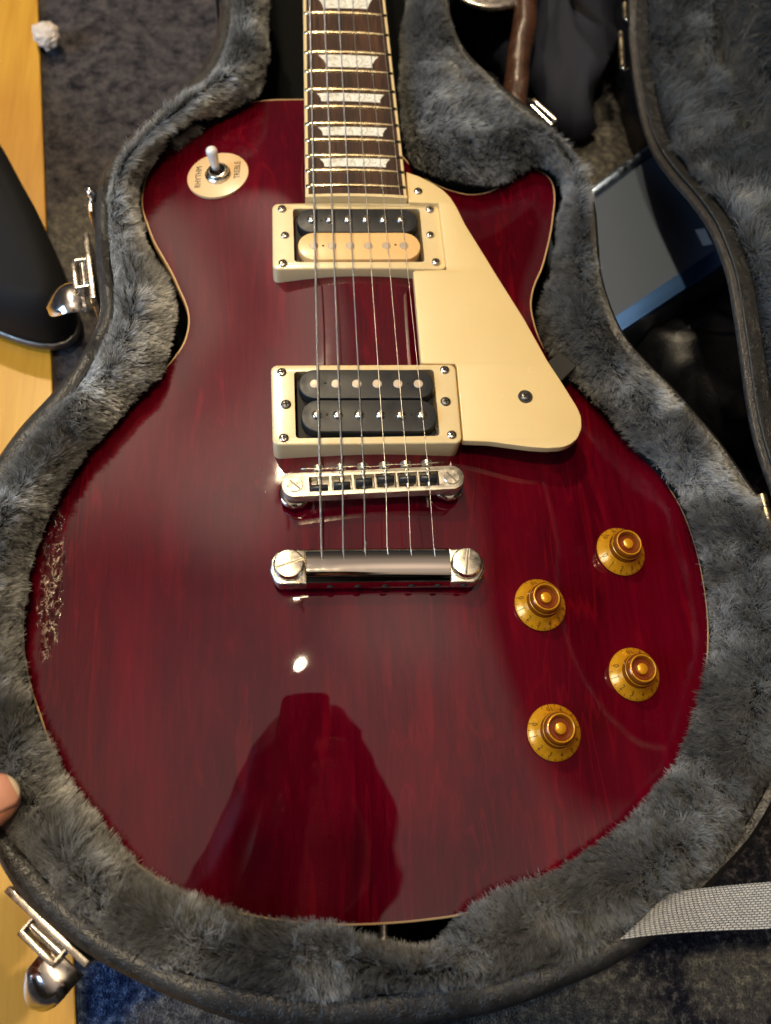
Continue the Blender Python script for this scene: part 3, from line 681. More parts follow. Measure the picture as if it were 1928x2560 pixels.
# ---- bridge
BR = thing_part('bridge'); zbr = 14.0
ca = U(637, 1047, zbr); cb = U(975.6, 1030.5, zbr); ax = (cb - ca)[:2]; Lb = np.linalg.norm(ax); ax /= Lb; ay = np.array([-ax[1], ax[0]])
def bl(t, n_, z): p = ca[:2] + ax * t + ay * n_; return np.array([p[0], p[1], z])
sx_px = [(689.8, 1047), (738.8, 1042), (787, 1037), (834.2, 1033.5), (881, 1033), (927, 1033)]
sadw = U(710, 1047, zbr)[0] - U(669, 1047, zbr)[0]
slots = []; sc_ = []
for x, y in [(690, 1045), (738.8, 1043), (787, 1040), (834.2, 1038), (881, 1036), (927, 1034)]:
    p = U(x, y, zbr); t = (p[:2] - ca[:2]) @ ax; sc_.append(t)
    hw = 4.75; slots.append(np.array([bl(t - hw, -4.0, 0)[:2], bl(t + hw, -4.0, 0)[:2], bl(t + hw, 3.6, 0)[:2], bl(t - hw, 3.6, 0)[:2]]))
S_ = stadium(ca, cb, 6.2, 16); V, F = prism(S_, zbr - 6, zbr, .5, slots, nb=2); mk('bridge_bar', V, F, 'nickel2', BR, smooth=True, sharp=35)
Vf, Ff = box(bl(Lb / 2, 0, zbr - 5.4), (Lb - 16, 9, 1.0), math.atan2(ax[1], ax[0])); mk('bridge_floor', Vf, Ff, 'nickel2', BR)
ang = math.atan2(ax[1], ax[0])
STR = []
soff = [-2.2, -1.2, .0, .8, .4, .3]
for i, t in enumerate(sc_):
    n_ = soff[i]; c = bl(t, n_, zbr - 1.0); V, F = [], []
    # wedge-topped saddle
    hw = 3.9
    for x in (-hw, hw):
        for yv, z in ((-1.9, -2.6), (1.9, -2.6), (1.9, .4), (.5, 1.9), (-.5, 1.9), (-1.9, .4)):
            p = bl(t + x, n_ + yv, zbr - 1 + z); V.append(p)
    F = [tuple(range(6))[::-1], tuple(range(6, 12))] + [(k, (k + 1) % 6, 6 + (k + 1) % 6, 6 + k) for k in range(6)]
    s = mk('saddle', V, F, 'saddle', BR); bevel(s, .18, 1, 20)
    # adjusting screw: thread + head
    a_ = bl(t, -4.2, zbr - 2.0); b_ = bl(t, 5.6, zbr - 2.0); V, F = tube([a_, b_], 1.05, 12); sw = mk('saddle_screw', V, F, 'nickel', BR, smooth=True, sharp=40)
    V, F = tube([bl(t, 6.3, zbr - 1.7), bl(t, 9.4, zbr - 1.7)], 2.7, 18); V2, F2 = tube([bl(t, 4.4, zbr - 1.9), bl(t, 5.4, zbr - 1.9)], 2.2, 18)
    Vx, Fx = join((V, F), (V2, F2)); h_ = mk('screw_head', Vx, Fx, 'nickel', BR, smooth=True, sharp=40); bevel(h_, .2, 1, 50)
    V, F = box(bl(t, 9.25, zbr - .6), (.7, .5, 3.5), ang); mk('screw_slot', V, F, 'darkscrew', BR)
pw = [bl(t, 7.2 + .3 * math.sin(t * .3), zbr + .9) for t in np.linspace(sc_[0] - 8, sc_[-1] + 8, 20)]; V, F = tube(pw, .32, 6); mk('retaining_wire', V, F, 'nickel', BR, smooth=True)
for cc, rsl in ((ca, -.75), (cb, -.85)):
    V, F = lathe([(3.75, -.5), (3.75, .15), (3.5, .4)], (cc[0], cc[1], zbr), 28); o = mk('stud', V, F, 'nickel', BR, smooth=True, sharp=40)
    V, F = box((cc[0], cc[1], zbr + .42), (6.6, .75, .1), rsl); mk('stud_slot', V, F, 'darkscrew', BR)
    V, F = lathe([(2.2, -14), (2.2, -5.9)], (cc[0], cc[1], zbr), 16); mk('post', V, F, 'nickel', BR, smooth=True)
    a = np.linspace(0, 2 * math.pi, 72, endpoint=False); zc = 2.0
    rings = []
    for r, z in ((5.2, zc - .2), (6.7, zc), (7.3, zc + .5), (7.3, zc + 2.0), (6.8, zc + 2.6), (4.0, zc + 2.8), (3.6, zc + 5.0), (3.0, zc + 5.2)):
        rr = r + (.16 * (np.arange(72) % 2) if 7 < r else 0); rings.append(np.column_stack([cc[0] + rr * np.cos(a), cc[1] + rr * np.sin(a), np.full(72, z)]))
    V, F = loft(rings, cap0=True, cap1=True); mk('thumbwheel', V, F, 'chrome', BR, smooth=True, sharp=50)

# ---- tailpiece
TP = thing_part('tailpiece'); zt_ = 13.5
ta = U(624, 1216, zt_ + 1); tb = U(1010, 1212.5, zt_ + 1); tx = (tb - ta)[:2]; Lt = np.linalg.norm(tx); tx /= Lt; ty = np.array([-tx[1], tx[0]]); tang = math.atan2(tx[1], tx[0])
def tl(t, n_, z): p = ta[:2] + tx * t + ty * n_; return np.array([p[0], p[1], z])
t0 = (U(662, 1225, zt_)[:2] - ta[:2]) @ tx; t1 = (U(974, 1225, zt_)[:2] - ta[:2]) @ tx
cs = []
for k in range(25):
    a = math.pi * k / 24; cs.append((8.6 * (abs(math.cos(a)) ** .9) * (1 if math.cos(a) >= 0 else -1), 5.2 * math.sin(a) ** .93 + 8.6))
cs += [(-8.9, 7.2), (-8.7, 3.6), (-8.0, 3.3), (7.6, 3.3), (8.4, 3.8)]
nsec = 40; rings = []
for k in range(nsec + 1):
    t = t0 + (t1 - t0) * k / nsec; sag = .6 * (2 * k / nsec - 1) ** 2
    rings.append(np.array([tl(t, y, z - sag * (1 if z > 9 else 0)) for y, z in cs]))
V, F = loft(rings, cap0=True, cap1=True); mk('bar', V, F, 'chrome', TP, smooth=True, sharp=40)
for sgn, cc, te in ((-1, 0, t0), (1, Lt, t1)):
    P = []
    if sgn < 0: pts = [(te, 8.3), (te, -8.6), (-4, -8.8), (-6.5, -6.5), (-8.6, -1.5), (-8.2, 3.5), (-5.5, 7.2), (-2, 8.3)]
    else: pts = [(te, -8.6), (te, 8.3), (Lt + 2, 8.3), (Lt + 5.8, 6.8), (Lt + 8.6, 2.6), (Lt + 8.9, -2.2), (Lt + 6, -7.2), (Lt + 3.2, -8.8)]
    P = resample(np.array([tl(t, n_, 0)[:2] for t, n_ in pts]), 1.2); V, F = prism(P, 3.5, 9.8, 1.0, nb=3); mk('lug', V, F, 'nickel', TP, smooth=True, sharp=40)
    c = tl(cc, 0, 0); V, F = lathe([(3.5, 0), (3.5, 8), (6.7, 9.9), (7.0, 10.4), (7.0, 13.2), (6.4, 14.2), (6.0, 14.35)], (c[0], c[1], 0), 48); o = mk('stud', V, F, 'nickel', TP, smooth=True, sharp=32)
    V, F = box((c[0], c[1], 14.36), (12.6, 1.4, .16), .32 if sgn < 0 else 1.40); mk('stud_slot', V, F, 'brass' if sgn < 0 else 'nickel2', TP)
    V, F = box((c[0], c[1], 14.40), (12.4, .7, .12), .32 if sgn < 0 else 1.40); mk('stud_slot', V, F, 'darkscrew', TP)
for x in (735, 772, 829, 888, 945, 1003):
    pass
for k, x in enumerate((714, 773, 832, 889, 945, 1001)):
    pp = U(x, 1266, 5.5); t = (pp[:2] - ta[:2]) @ tx; V, F = tube([tl(t, -8.2, 6.2), tl(t, -9.0, 6.0)], 1.7, 14); mk('string_hole', V, F, 'darkhole', TP)

# ---- strings
xt = [669.5, 700.4, 730.9, 761.3, 791.4, 820.3]; sxp = [(691.6, 1043), (740.3, 1040), (787, 1036), (834, 1033), (881.7, 1033.5), (927.3, 1033.5)]
ex = [(695, 1189), (741.8, 1190), (788.5, 1187.5), (836.5, 1185), (887, 1184), (937.2, 1183.5)]; rad = [.56, .44, .33, .22, .18, .15]
zs = lambda y: 17.2 - (17.2 - 7.8 - .6) * y / 330.0
for i in range(6):
    s0 = U(sxp[i][0], sxp[i][1], 15.6); s1 = UF(xt[i], 0, lambda x, y: 15.6 - .0165 * y - .0 * y)
    zt1 = arch(s1[0], s1[1]) + 1.15 + (2.0 if i < 3 else 1.7); s1 = U(xt[i], 0, zt1); d = (s1 - s0); e_ = s0 + d * ((YT - s0[1]) / d[1])
    en = U(ex[i][0], ex[i][1], 12.5); path = [e_] + [s1 + (s0 - s1) * k / 6 for k in range(0, 7)] + [s0 + (en - s0) * .5 - [0, 0, .1], en, en + [1.2 if i in (0,) else .0, -1.6, .2], en + [.3, -4.5, .8]]
    path = resample(np.array(path), 6.0, closed=False)
    V, F = tube(path, rad[i], 8); mk('string', V, F, 'wound' if i < 3 else 'string', guitar, smooth=True)
# silk/ball wraps on the third string
a_ = U(790.5, 1170, 13.2); b_ = U(788.5, 1187, 12.6); V, F = tube([a_, b_], .55, 8); mk('string_wrap', V, F, 'wound', guitar, smooth=True)

# ---- toggle switch
TS = thing_part('toggle_switch'); c = UT(470.5, 377, 0.8); nx_ = (float(H(c[0] + 8, c[1])) - float(H(c[0] - 8, c[1]))) / 16; ny_ = (float(H(c[0], c[1] + 8)) - float(H(c[0], c[1] - 8))) / 16
rW = (U(538, 377, c[2])[0] - U(403, 377, c[2])[0]) / 2
th = np.linspace(0, 2 * math.pi, 72, endpoint=False); circ = np.column_stack([c[0] + rW * np.cos(th), c[1] + rW * np.sin(th) * .985]); hh = np.column_stack([c[0] + 5.3 * np.cos(th[::2]), c[1] + 5.3 * np.sin(th[::2])])
tilt = lambda x, y: (x - c[0]) * nx_ + (y - c[1]) * ny_
V, F = prism(circ, c[2] - 1.6, c[2], .35, [hh], nb=2); V[:, 2] += tilt(V[:, 0], V[:, 1]); mk('switch_washer', V, F, 'washer', TS, smooth=True, sharp=35)
for s_, px, py in (('RHYTHM', 428.5, 376.5), ('TREBLE', 513.5, 372.5)):
    p = U(px, py, c[2]); text(s_, 4.9, 'ink', (p[0], p[1], c[2] + .10 + tilt(p[0], p[1])), math.radians(88), 'lettering', TS, .03, (nx_, ny_), squeeze=.84)
a = np.linspace(0, 2 * math.pi, 80, endpoint=False); rings = []
for r, z in ((7.1, 0), (7.1, 1.4), (6.4, 2.0), (6.1, 2.4), (5.9, 3.4), (5.2, 3.9), (4.4, 3.9), (4.1, 3.0), (3.9, -1)):
    rr = r + (.14 * (np.arange(80) % 2) if .5 < z < 2.9 and r > 5 else 0); rings.append(np.column_stack([c[0] + rr * np.cos(a), c[1] + rr * np.sin(a), np.full(80, c[2] + z)]))
V, F = loft(rings); V[:, 2] += tilt(V[:, 0], V[:, 1]); mk('knurled_nut', V, F, 'nickel', TS, smooth=True, sharp=45)
V, F = lathe([(4.0, -.6), (4.0, -.4)], c, 24); mk('switch_cavity', V, F, 'darkhole', TS)
tipb = np.array([c[0] - .4, c[1] + .6, c[2] + 1.8]); tipe = U(455.0, 318, c[2] + 16.5); dv = (tipe - c) ; dv /= np.linalg.norm(dv)
V, F = tube([c + dv * .0, c + dv * 6], 1.3, 16); mk('lever', V, F, 'brass', TS, smooth=True)
V, F = tube([c + dv * q for q in (3.9, 4.0, 6, 9, 12, 14.5, 15.8, 16.8, 17.3, 17.5)], [2.0, 2.35, 2.45, 2.75, 3.1, 3.35, 3.1, 2.3, 1.2, .4], 24); mk('switch_tip', V, F, 'tip', TS, smooth=True)

# ---- control knobs
def knob(px, py, rot, idx):
    P = thing_part('control_knob'); c = UT(px, py, .6); R0_ = 12.55
    nx1 = (float(H(c[0] + 9, c[1])) - float(H(c[0] - 9, c[1]))) / 18; ny1 = (float(H(c[0], c[1] + 9)) - float(H(c[0], c[1] - 9))) / 18; z0 = lambda V: (V[:, 0] - c[0]) * nx1 + (V[:, 1] - c[1]) * ny1
    def L(name, pr_, m_, seg=56, cap=True):
        V, F = lathe(pr_, c, seg, cap); dz = z0(V); V[:, 2] += dz; V[:, 0] -= (V[:, 2] - c[2]) * nx1 * 0; return mk(name, V, F, m_, P, smooth=True, sharp=38)
    L('skirt', [(R0_ - .3, 0), (R0_, .35), (R0_ - .25, .9), (11.5, 1.6), (10.0, 3.0), (9.0, 4.4), (8.35, 5.7), (8.15, 6.1)], 'gold')
    L('cap', [(8.0, 5.8), (8.05, 6.3), (7.75, 6.9), (7.5, 8.5), (7.3, 9.2), (7.45, 9.6), (7.3, 10.4), (7.0, 12.0), (6.75, 12.7), (6.2, 13.1), (5.6, 12.95), (5.15, 12.3), (4.9, 11.0), (4.6, 10.4), (2.6, 10.3)], 'amber')
    L('cap_ring', [(7.42, 9.35), (7.62, 9.6), (7.42, 9.85), (7.35, 9.6), (7.42, 9.35)], 'gold', cap=False)
    L('cap_ring', [(5.7, 12.98), (6.0, 13.2), (6.3, 13.1), (6.0, 12.9), (5.7, 12.98)], 'gold', cap=False)
    L('recess', [(5.0, 10.42), (3.2, 10.46), (2.7, 10.9)], 'amberdark')
    L('centre_post', [(2.5, 10.3), (2.65, 11.4), (2.45, 12.0), (1.7, 12.4), (.7, 12.55)], 'gold')
    for n_ in range(11):
        a = rot + math.radians(30 * n_); r = 10.25; zz = 2.85
        x, y = c[0] + r * math.cos(a), c[1] + r * math.sin(a); sl = -1.05
        text(str(n_), 3.0, 'goldnum', (x, y, c[2] + zz + (x - c[0]) * nx1 + (y - c[1]) * ny1 + .12), a + math.pi / 2, 'numeral', P, .06, (sl * math.cos(a), sl * math.sin(a)))
    for n_ in range(22):
        a = rot + math.radians(15 * n_); V, F = box((0, 0, 0), (1.5, .22, .12)); V[:, 2] -= V[:, 0] * .5; ca_, sa_ = math.cos(a), math.sin(a); V2 = V.copy(); V2[:, 0] = V[:, 0] * ca_ - V[:, 1] * sa_; V2[:, 1] = V[:, 0] * sa_ + V[:, 1] * ca_
        x, y = c[0] + 11.6 * ca_, c[1] + 11.6 * sa_; mk('tick', V2 + [x, y, c[2] + 1.58 + (x - c[0]) * nx1 + (y - c[1]) * ny1], F, 'goldnum', P)
    return P
knob(1341, 1192, math.radians(198), 0); knob(1167, 1307, math.radians(166), 1); knob(1370, 1457, math.radians(160), 2); knob(1197, 1583, math.radians(160), 3)
# strap button
cbn = U(838, 2010, -36); V, F = lathe([(3.5, 0), (3.2, 3), (3.4, 7), (7, 8.5), (7, 10), (5.5, 10.8)], (0, 0, 0), 28); VV = V.copy(); VV[:, 0] = V[:, 0]; VV[:, 1] = -V[:, 2]; VV[:, 2] = V[:, 1]
yb_ = Bd[:, 1].min(); mk('strap_button', VV + [-3.0, yb_ + .5, -32], F, 'nickel', guitar, smooth=True, sharp=40)

# ================================================================== CASE
case = thing('guitar_case', (0, 0, FZ), 'black vinyl hard guitar case lying open with grey plush lining', 'guitar case')
# stations: outer silhouette, rim / plush line, plush edge at the guitar (display pixels)
ST = [((462, -40), (486, -40), (586, -40)), ((475, 0), (497, 0), (588, 0)), ((472, 50), (493, 50), (591, 55)), ((458, 105), (480, 108), (590, 110)), ((425, 160), (444, 166), (574, 192)), ((370, 213), (386, 222), (520, 224)),
 ((300, 275), (315, 285), (432, 256)), ((252, 330), (266, 338), (372, 290)), ((224, 372), (240, 378), (326, 345)), ((210, 420), (227, 425), (306, 405)), ((206, 485), (227, 490), (308, 460)), ((208, 560), (227, 560), (328, 525)),
 ((215, 620), (238, 628), (358, 590)), ((213, 690), (232, 698), (386, 662)), ((168, 780), (185, 787), (366, 782)), ((112, 850), (134, 858), (318, 835)), ((47, 920), (66, 935), (250, 905)), ((-3, 988), (14, 1005), (188, 975)),
 ((-60, 1080), (-42, 1095), (122, 1075)), ((-100, 1180), (-80, 1190), (76, 1175)), ((-125, 1290), (-105, 1295), (50, 1280)), ((-130, 1400), (-110, 1400), (44, 1390)), ((-120, 1510), (-100, 1510), (56, 1480)), ((-95, 1620), (-72, 1615), (82, 1570)),
 ((-55, 1740), (-28, 1722), (112, 1640)), ((-3, 1858), (10, 1812), (150, 1702)), ((52, 1942), (70, 1895), (190, 1757)), ((120, 2006), (135, 1960), (237, 1817)), ((200, 2066), (217, 2028), (292, 1868)), ((300, 2120), (320, 2088), (352, 1917)),
 ((400, 2165), (415, 2125), (432, 1950)), ((530, 2210), (545, 2155), (524, 1975)), ((680, 2226), (690, 2172), (622, 1990)), ((830, 2222), (840, 2166), (712, 2003)), ((900, 2218), (905, 2155), (800, 2043)), ((980, 2205), (985, 2140), (900, 2053)),
 ((1058, 2188), (1065, 2135), (950, 2035)), ((1130, 2166), (1130, 2118), (985, 1990)), ((1200, 2138), (1200, 2096), (1060, 1940)), ((1308, 2093), (1300, 2053), (1160, 1900)), ((1413, 2028), (1393, 2000), (1263, 1845)), ((1490, 1962), (1472, 1944), (1340, 1785)),
 ((1560, 1888), (1547, 1878), (1396, 1736)), ((1625, 1813), (1612, 1806), (1446, 1672)), ((1672, 1733), (1660, 1728), (1483, 1600)), ((1715, 1630), (1704, 1630), (1510, 1510)), ((1740, 1510), (1729, 1510), (1530, 1400)), ((1745, 1400), (1734, 1400), (1527, 1310)),
 ((1735, 1290), (1724, 1290), (1510, 1200)), ((1710, 1190), (1699, 1190), (1478, 1095)), ((1668, 1108), (1656, 1112), (1435, 1022)), ((1622, 1048), (1609, 1053), (1362, 945)), ((1565, 966), (1553, 971), (1290, 866)), ((1510, 900), (1498, 906), (1236, 814)),
 ((1455, 838), (1443, 844), (1196, 775)), ((1400, 783), (1390, 789), (1167, 733)), ((1352, 727), (1342, 732), (1156, 688)), ((1320, 660), (1311, 663), (1164, 640)), ((1300, 590), (1291, 592), (1180, 590)), ((1293, 520), (1284, 520), (1192, 520)),
 ((1286, 445), (1277, 447), (1197, 450)), ((1267, 375), (1259, 379), (1194, 397)), ((1233, 320), (1226, 326), (1174, 368)), ((1188, 270), (1181, 277), (1142, 370)), ((1133, 225), (1126, 232), (1095, 404)), ((1078, 180), (1072, 187), (1045, 418)),
 ((1020, 125), (1014, 131), (984, 408)), ((990, 80), (984, 85), (927, 385)), ((975, 35), (968, 38), (880, 345)), ((970, 0), (962, 0), (862, 190)), ((968, -50), (960, -50), (868, 60)), ((967, -110), (959, -110), (869, -60))]
ZI = -7.0
O_ = [U(*s[0], 1.0) for s in ST]; R_ = [U(*s[1], 4.0) for s in ST]; I_ = [U(*s[2], ZI) for s in ST]
# the neck end, outside the frame (world mm)
ext = [((72, 470), (69, 470), (46, 470)), ((72, 640), (69, 638), (50, 620)), ((40, 690), (38, 687), (20, 655)), ((-40, 690), (-38, 687), (-20, 655)), ((-82, 640), (-79, 638), (-52, 620)), ((-84, 470), (-79, 470), (-50, 470))]
for a, b, c_ in ext: O_.append(np.array([*a, 1.0])); R_.append(np.array([*b, 4.0])); I_.append(np.array([*c_, ZI]))
NS = 10
Oc, Rc, Ic = [catmull(np.array(q), NS) for q in (O_, R_, I_)]; n = len(Oc)
_d = Ic[:, :2] - Rc[:, :2]; _d /= np.linalg.norm(_d, axis=1)[:, None]; Ic[:, :2] -= _d * np.where(Ic[:, 0] > 0, np.interp(Ic[:, 1], [-190, -130, -60, 60, 100, 150], [.6, 1.4, 3.6, 3.4, 4.2, 5.2]), np.interp(Ic[:, 1], [-120, 0, 60, 130, 210], [.8, 2.2, 3.6, 4.2, 5.0]))[:, None]; _hm = np.clip((Ic[:, 1] - 165) / 20, 0, 1) * np.clip((Ic[:, 0] - 40) / 30, 0, 1) + np.clip((Ic[:, 1] - 195) / 25, 0, 1) * np.clip((-40 - Ic[:, 0]) / 20, 0, 1); Ic[:, :2] -= _d * (3.2 * _hm)[:, None]; Rc[:, :2] += _d * .8
ctr = lambda P: P[:, :2]
def lerp(a, b, t): return a + (b - a) * t
outn = Oc[:, :2] - Rc[:, :2]; outn /= np.linalg.norm(outn, axis=1)[:, None]
def off(P, d, z): Q = P.copy(); Q[:, :2] += outn * d; Q[:, 2] = z; return Q
k = np.arange(n)
wv = 1.2 * np.sin(k * .31) * np.sin(k * .077 + 1)
rings = [off(Oc, -9, FZ + .5), off(Oc, -3, FZ + 3), off(Oc, -.5, FZ + 9), off(Oc, 0, FZ + 60), off(Oc, .6, -12), off(Oc, .8, -3), off(Oc, .3, .6), lerp(off(Oc, 0, 1.0), Rc, .25), lerp(off(Oc, 0, 1.0), Rc, .6), Rc, off(Rc, -1.5, 3.0), off(Rc, -2.5, -6)]
rings[7][:, 2] = 3.0 + .3 * wv; rings[8][:, 2] = 4.6 + .3 * wv; rings[9][:, 2] = 3.6
V, F = loft(rings); Vb = [tuple(v) for v in V]
tri = geometry.tessellate_polygon([[Vector(v) for v in Vb[:n]]]); F += [tuple(t) for t in tri]
mk('case_shell', V, F, 'vinyl', case, smooth=True, sharp=60)
# plush base
def plush_rings():
    S = []
    for s in np.linspace(0, 1, 9):
        P = lerp(off(Rc, -2.4, 0), Ic, s); h = 3.0 + 6.5 * math.sin(math.pi * min(1, s * .95 + .05)) ** .8
        P[:, 2] = lerp(2.0, ZI - 1, s ** 1.6) + h - 3.0 + 1.6 * np.sin(k * .13 + s * 4) * np.sin(math.pi * s) * np.sin(k * .041)
        S.append(P)
    inn = Ic[:, :2] - Rc[:, :2]; inn /= np.linalg.norm(inn, axis=1)[:, None]
    for dz, dd in ((-6, -.3), (-14, -2.0), (-26, -5.0), (-60, -7)):
        P = Ic.copy(); P[:, :2] += inn * dd; P[:, 2] = ZI + dz; S.append(P)
    return S
SR = plush_rings(); V, F = loft(SR); nb_ = len(SR) - 1; tri = geometry.tessellate_polygon([[Vector(v) for v in SR[-1].tolist()]]); F += [tuple(nb_ * n + i for i in t)[::-1] for t in tri]
pl = mk('plush_lining', V, F, 'furbase', case, smooth=True)

def hair_object(name, roots, nrm, lean, length, tint, radius, parent, npt=6, clump=2.2, seed=1, pullk=.30):
    r_ = np.random.default_rng(seed); N = len(roots)
    d0 = nrm + lean * .45; d0 /= np.linalg.norm(d0, axis=1)[:, None]
    # low-frequency swirls + clumps via hashed cells
    def cell(scale, s):
        c_ = np.floor((roots[:, :3] + r_.normal(0, scale * .18, (N, 3))) / scale).astype(np.int64) + 4000; h = (c_[:, 0] * 8192 + c_[:, 1]) * 8192 + c_[:, 2]
        u, inv = np.unique(h, return_inverse=True); rv = np.random.default_rng(s).normal(0, 1, (len(u), 3)); ms = np.zeros((len(u), 3)); cnt = np.bincount(inv, minlength=len(u)).astype(float)
        for q in range(3): ms[:, q] = np.bincount(inv, weights=roots[:, q], minlength=len(u)) / cnt
        return inv, rv[inv], ms[inv], rv[:, 0][inv]
    _, v1, m1, l1 = cell(clump, seed + 11); _, v2, m2, l2 = cell(clump * 3.1, seed + 23)
    tipd = nrm * .55 + lean * 1.0 + v1 * .24 + v2 * .16 + r_.normal(0, .16, (N, 3)); tipd /= np.linalg.norm(tipd, axis=1)[:, None]
    L = length * (1 + .12 * l1 + .10 * l2 + r_.normal(0, .12, N)).clip(.4, 1.6)
    t = np.linspace(0, 1, npt); P = np.zeros((N, npt, 3)); cur = roots.copy(); P[:, 0] = cur
    for q in range(1, npt):
        w = t[q] ** .8; d = d0 * (1 - w) + tipd * w; d /= np.linalg.norm(d, axis=1)[:, None]; cur = cur + d * (L / (npt - 1))[:, None]
        pull = (m1 - roots) * pullk * (t[q] ** 1.5 - t[q - 1] ** 1.5); cur = cur + pull; P[:, q] = cur
    hc = bpy.data.hair_curves.new(name); hc.add_curves([npt] * N); org = WO[parent.name]
    hc.attributes['position'].data.foreach_set('vector', ((P.reshape(-1, 3) - org) * MM).ravel().astype(np.float32))
    ra = hc.attributes.get('radius') or hc.attributes.new('radius', 'FLOAT', 'POINT'); prf = np.array([1.0, 1.0, .95, .85, .65, .25])[:npt] if npt == 6 else np.linspace(1, .3, npt)
    ra.data.foreach_set('value', (np.tile(prf, N) * radius * MM).astype(np.float32))
    at = hc.attributes.new('tint', 'FLOAT_COLOR', 'CURVE'); b = (1 + .20 * l2 + .20 * l1 + r_.normal(0, .30, N)).clip(.35, 1.9); colr = tint * b[:, None]
    at.data.foreach_set('color', np.column_stack([colr, np.ones(N)]).ravel().astype(np.float32))
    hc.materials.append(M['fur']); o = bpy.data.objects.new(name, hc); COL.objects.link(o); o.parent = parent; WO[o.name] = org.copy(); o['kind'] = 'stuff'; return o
def vnoise(P, scale, seed):
    """smooth value noise, P (N,3) in mm -> (N,3)"""
    r_ = np.random.default_rng(seed); T = r_.normal(0, 1, (32, 32, 32, 3)); q = P / scale; i = np.floor(q).astype(int); f = q - i; f = f * f * (3 - 2 * f); out = 0
    for a in (0, 1):
        for b in (0, 1):
            for c_ in (0, 1):
                w = (f[:, 0] if a else 1 - f[:, 0]) * (f[:, 1] if b else 1 - f[:, 1]) * (f[:, 2] if c_ else 1 - f[:, 2]); out = out + w[:, None] * T[(i[:, 0] + a) % 32, (i[:, 1] + b) % 32, (i[:, 2] + c_) % 32]
    return out
def scatter(S, dens, rows, seed, keep=None):
    """points on the lofted surface S (list of rings) rows[0]..rows[1]"""
    r_ = np.random.default_rng(seed); A = np.stack(S); m_ = A.shape[1]; R = []; NN = []; SS = []; TT = []
    for a in range(rows[0], rows[1]):
        p00 = A[a]; p01 = np.roll(A[a], -1, 0); p10 = A[a + 1]; p11 = np.roll(A[a + 1], -1, 0)
        nn = np.cross(p01 - p00, p10 - p00); ar = np.linalg.norm(nn, axis=1); nn = nn / (ar[:, None] + 1e-9)
        if keep is not None: ar = ar * keep(p00)
        cnt = r_.poisson(ar * dens); idx = np.repeat(np.arange(m_), cnt); u = r_.random(len(idx))[:, None]; v = r_.random(len(idx))[:, None]
        R.append((p00[idx] * (1 - u) + p01[idx] * u) * (1 - v) + (p10[idx] * (1 - u) + p11[idx] * u) * v); NN.append(nn[idx]); ac = (p10 - p00); ac /= np.linalg.norm(ac, axis=1)[:, None] + 1e-9; SS.append(ac[idx]); TT.append(np.full(len(idx), a) + v[:, 0])
    return np.vstack(R), np.vstack(NN), np.vstack(SS), np.concatenate(TT)
near = lambda p: np.where((p[:, 1] < 370) , 1.0, 0.04)
FD = 6.5
rt, nn, ac, tt = scatter(SR, FD, (0, len(SR) - 3), 5, near)
flip = nn[:, 2] < 0; nn[flip] *= -1
lown = vnoise(rt, 26, 3); lown2 = vnoise(rt + 500, 11, 9)
s_ = tt / 8.0
# pile combed: outwards near the rim, inwards (over the guitar) near the edge
part_ = np.abs(s_ - .45) < .10
comb = ac * (np.interp(s_, [0, .12, .35, .6, 1.0], [.5, .1, -.45, .3, .8]))[:, None]
tg_ = np.cross(nn, ac); lean = comb * .75 + lown * .34 + lown2 * .26 + tg_ * .28; lean[:, 2] *= .35
length = np.interp(s_, [0, .12, .4, .85, 1.0], [3.0, 4.6, 6.8, 5.0, 3.8]) * (1 + .2 * lown[:, 2] + .1 * lown2[:, 2]).clip(.5, 1.5)
length = np.where(s_ > 1.0, 4.5, length)
base = np.array([.205, .207, .205]); tint = base * np.interp(rt[:, 0:1], [0, 70], [1.04, .70]) * np.exp(.42 * lown[:, :1] + .34 * lown2[:, :1]).clip(.15, 2.4)  # right side tinted darker, painting the fall of light into the fibre colour
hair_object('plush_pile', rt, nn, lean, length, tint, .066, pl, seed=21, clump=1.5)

# ---- lid standing open on the right
LX, LK = 192.0, .3
ul = np.array([LK, 0, 1.0]); ul /= np.linalg.norm(ul); nl = np.array([ul[2], 0, -ul[0]])   # up in the lid plane / away from the opening
def lp(y, s, d=0.0): return np.array([LX, 0, 0]) + np.array([0, y, 0]) + ul * s + nl * d
def lidhit(px, py):
    d = ray(px, py); t = (LX + LK * CP[2] - CP[0]) / (d[0] - LK * d[2]); q = CP + t * d; return (q[1], q[2] / ul[2])
lc = [lidhit(*a) for a in [(1354, 0), (1356, 86), (1365, 172), (1380, 258), (1406, 331), (1444, 387), (1487, 438), (1526, 494), (1552, 554), (1569, 610), (1582, 687), (1595, 778), (1602, 831), (1609, 878), (1621, 940), (1640, 1006), (1665, 1078)]]
lc = [(640, 60), (560, 10), (480, 0), (420, -6)] + lc + [(-50, 10), (-90, 20), (-130, 45), (-160, 90), (-175, 140), (-178, 190), (-165, 245), (-130, 290), (-80, 318), (-20, 325), (40, 312), (100, 285), (150, 282), (200, 285), (250, 260), (300, 215), (360, 195), (480, 190), (600, 190), (660, 160), (670, 100)]
LC = resample(catmull(np.array(lc), 8), 4.0); LC = ccw(LC)
def lring(dd, dep): P = inset(np.column_stack([LC, np.zeros(len(LC))]), dd); return np.array([lp(p[0], p[1], dep) for p in P])
lr = [lring(0, 66), lring(-.6, 60), lring(-.6, 3), lring(0, .8), lring(.8, 0), lring(3.0, -.2), lring(3.9, .6), lring(4.3, 3.2), lring(4.6, 3.4)]
lid_l = mk('lid_shell', *((lambda VF: (VF[0], VF[1] + [tuple(t) for t in geometry.tessellate_polygon([[Vector((p[1], p[2], 0)) for p in VF[0][:len(LC)].tolist()]])]))(loft(lr))), 'vinyl2', case, smooth=True, sharp=50)
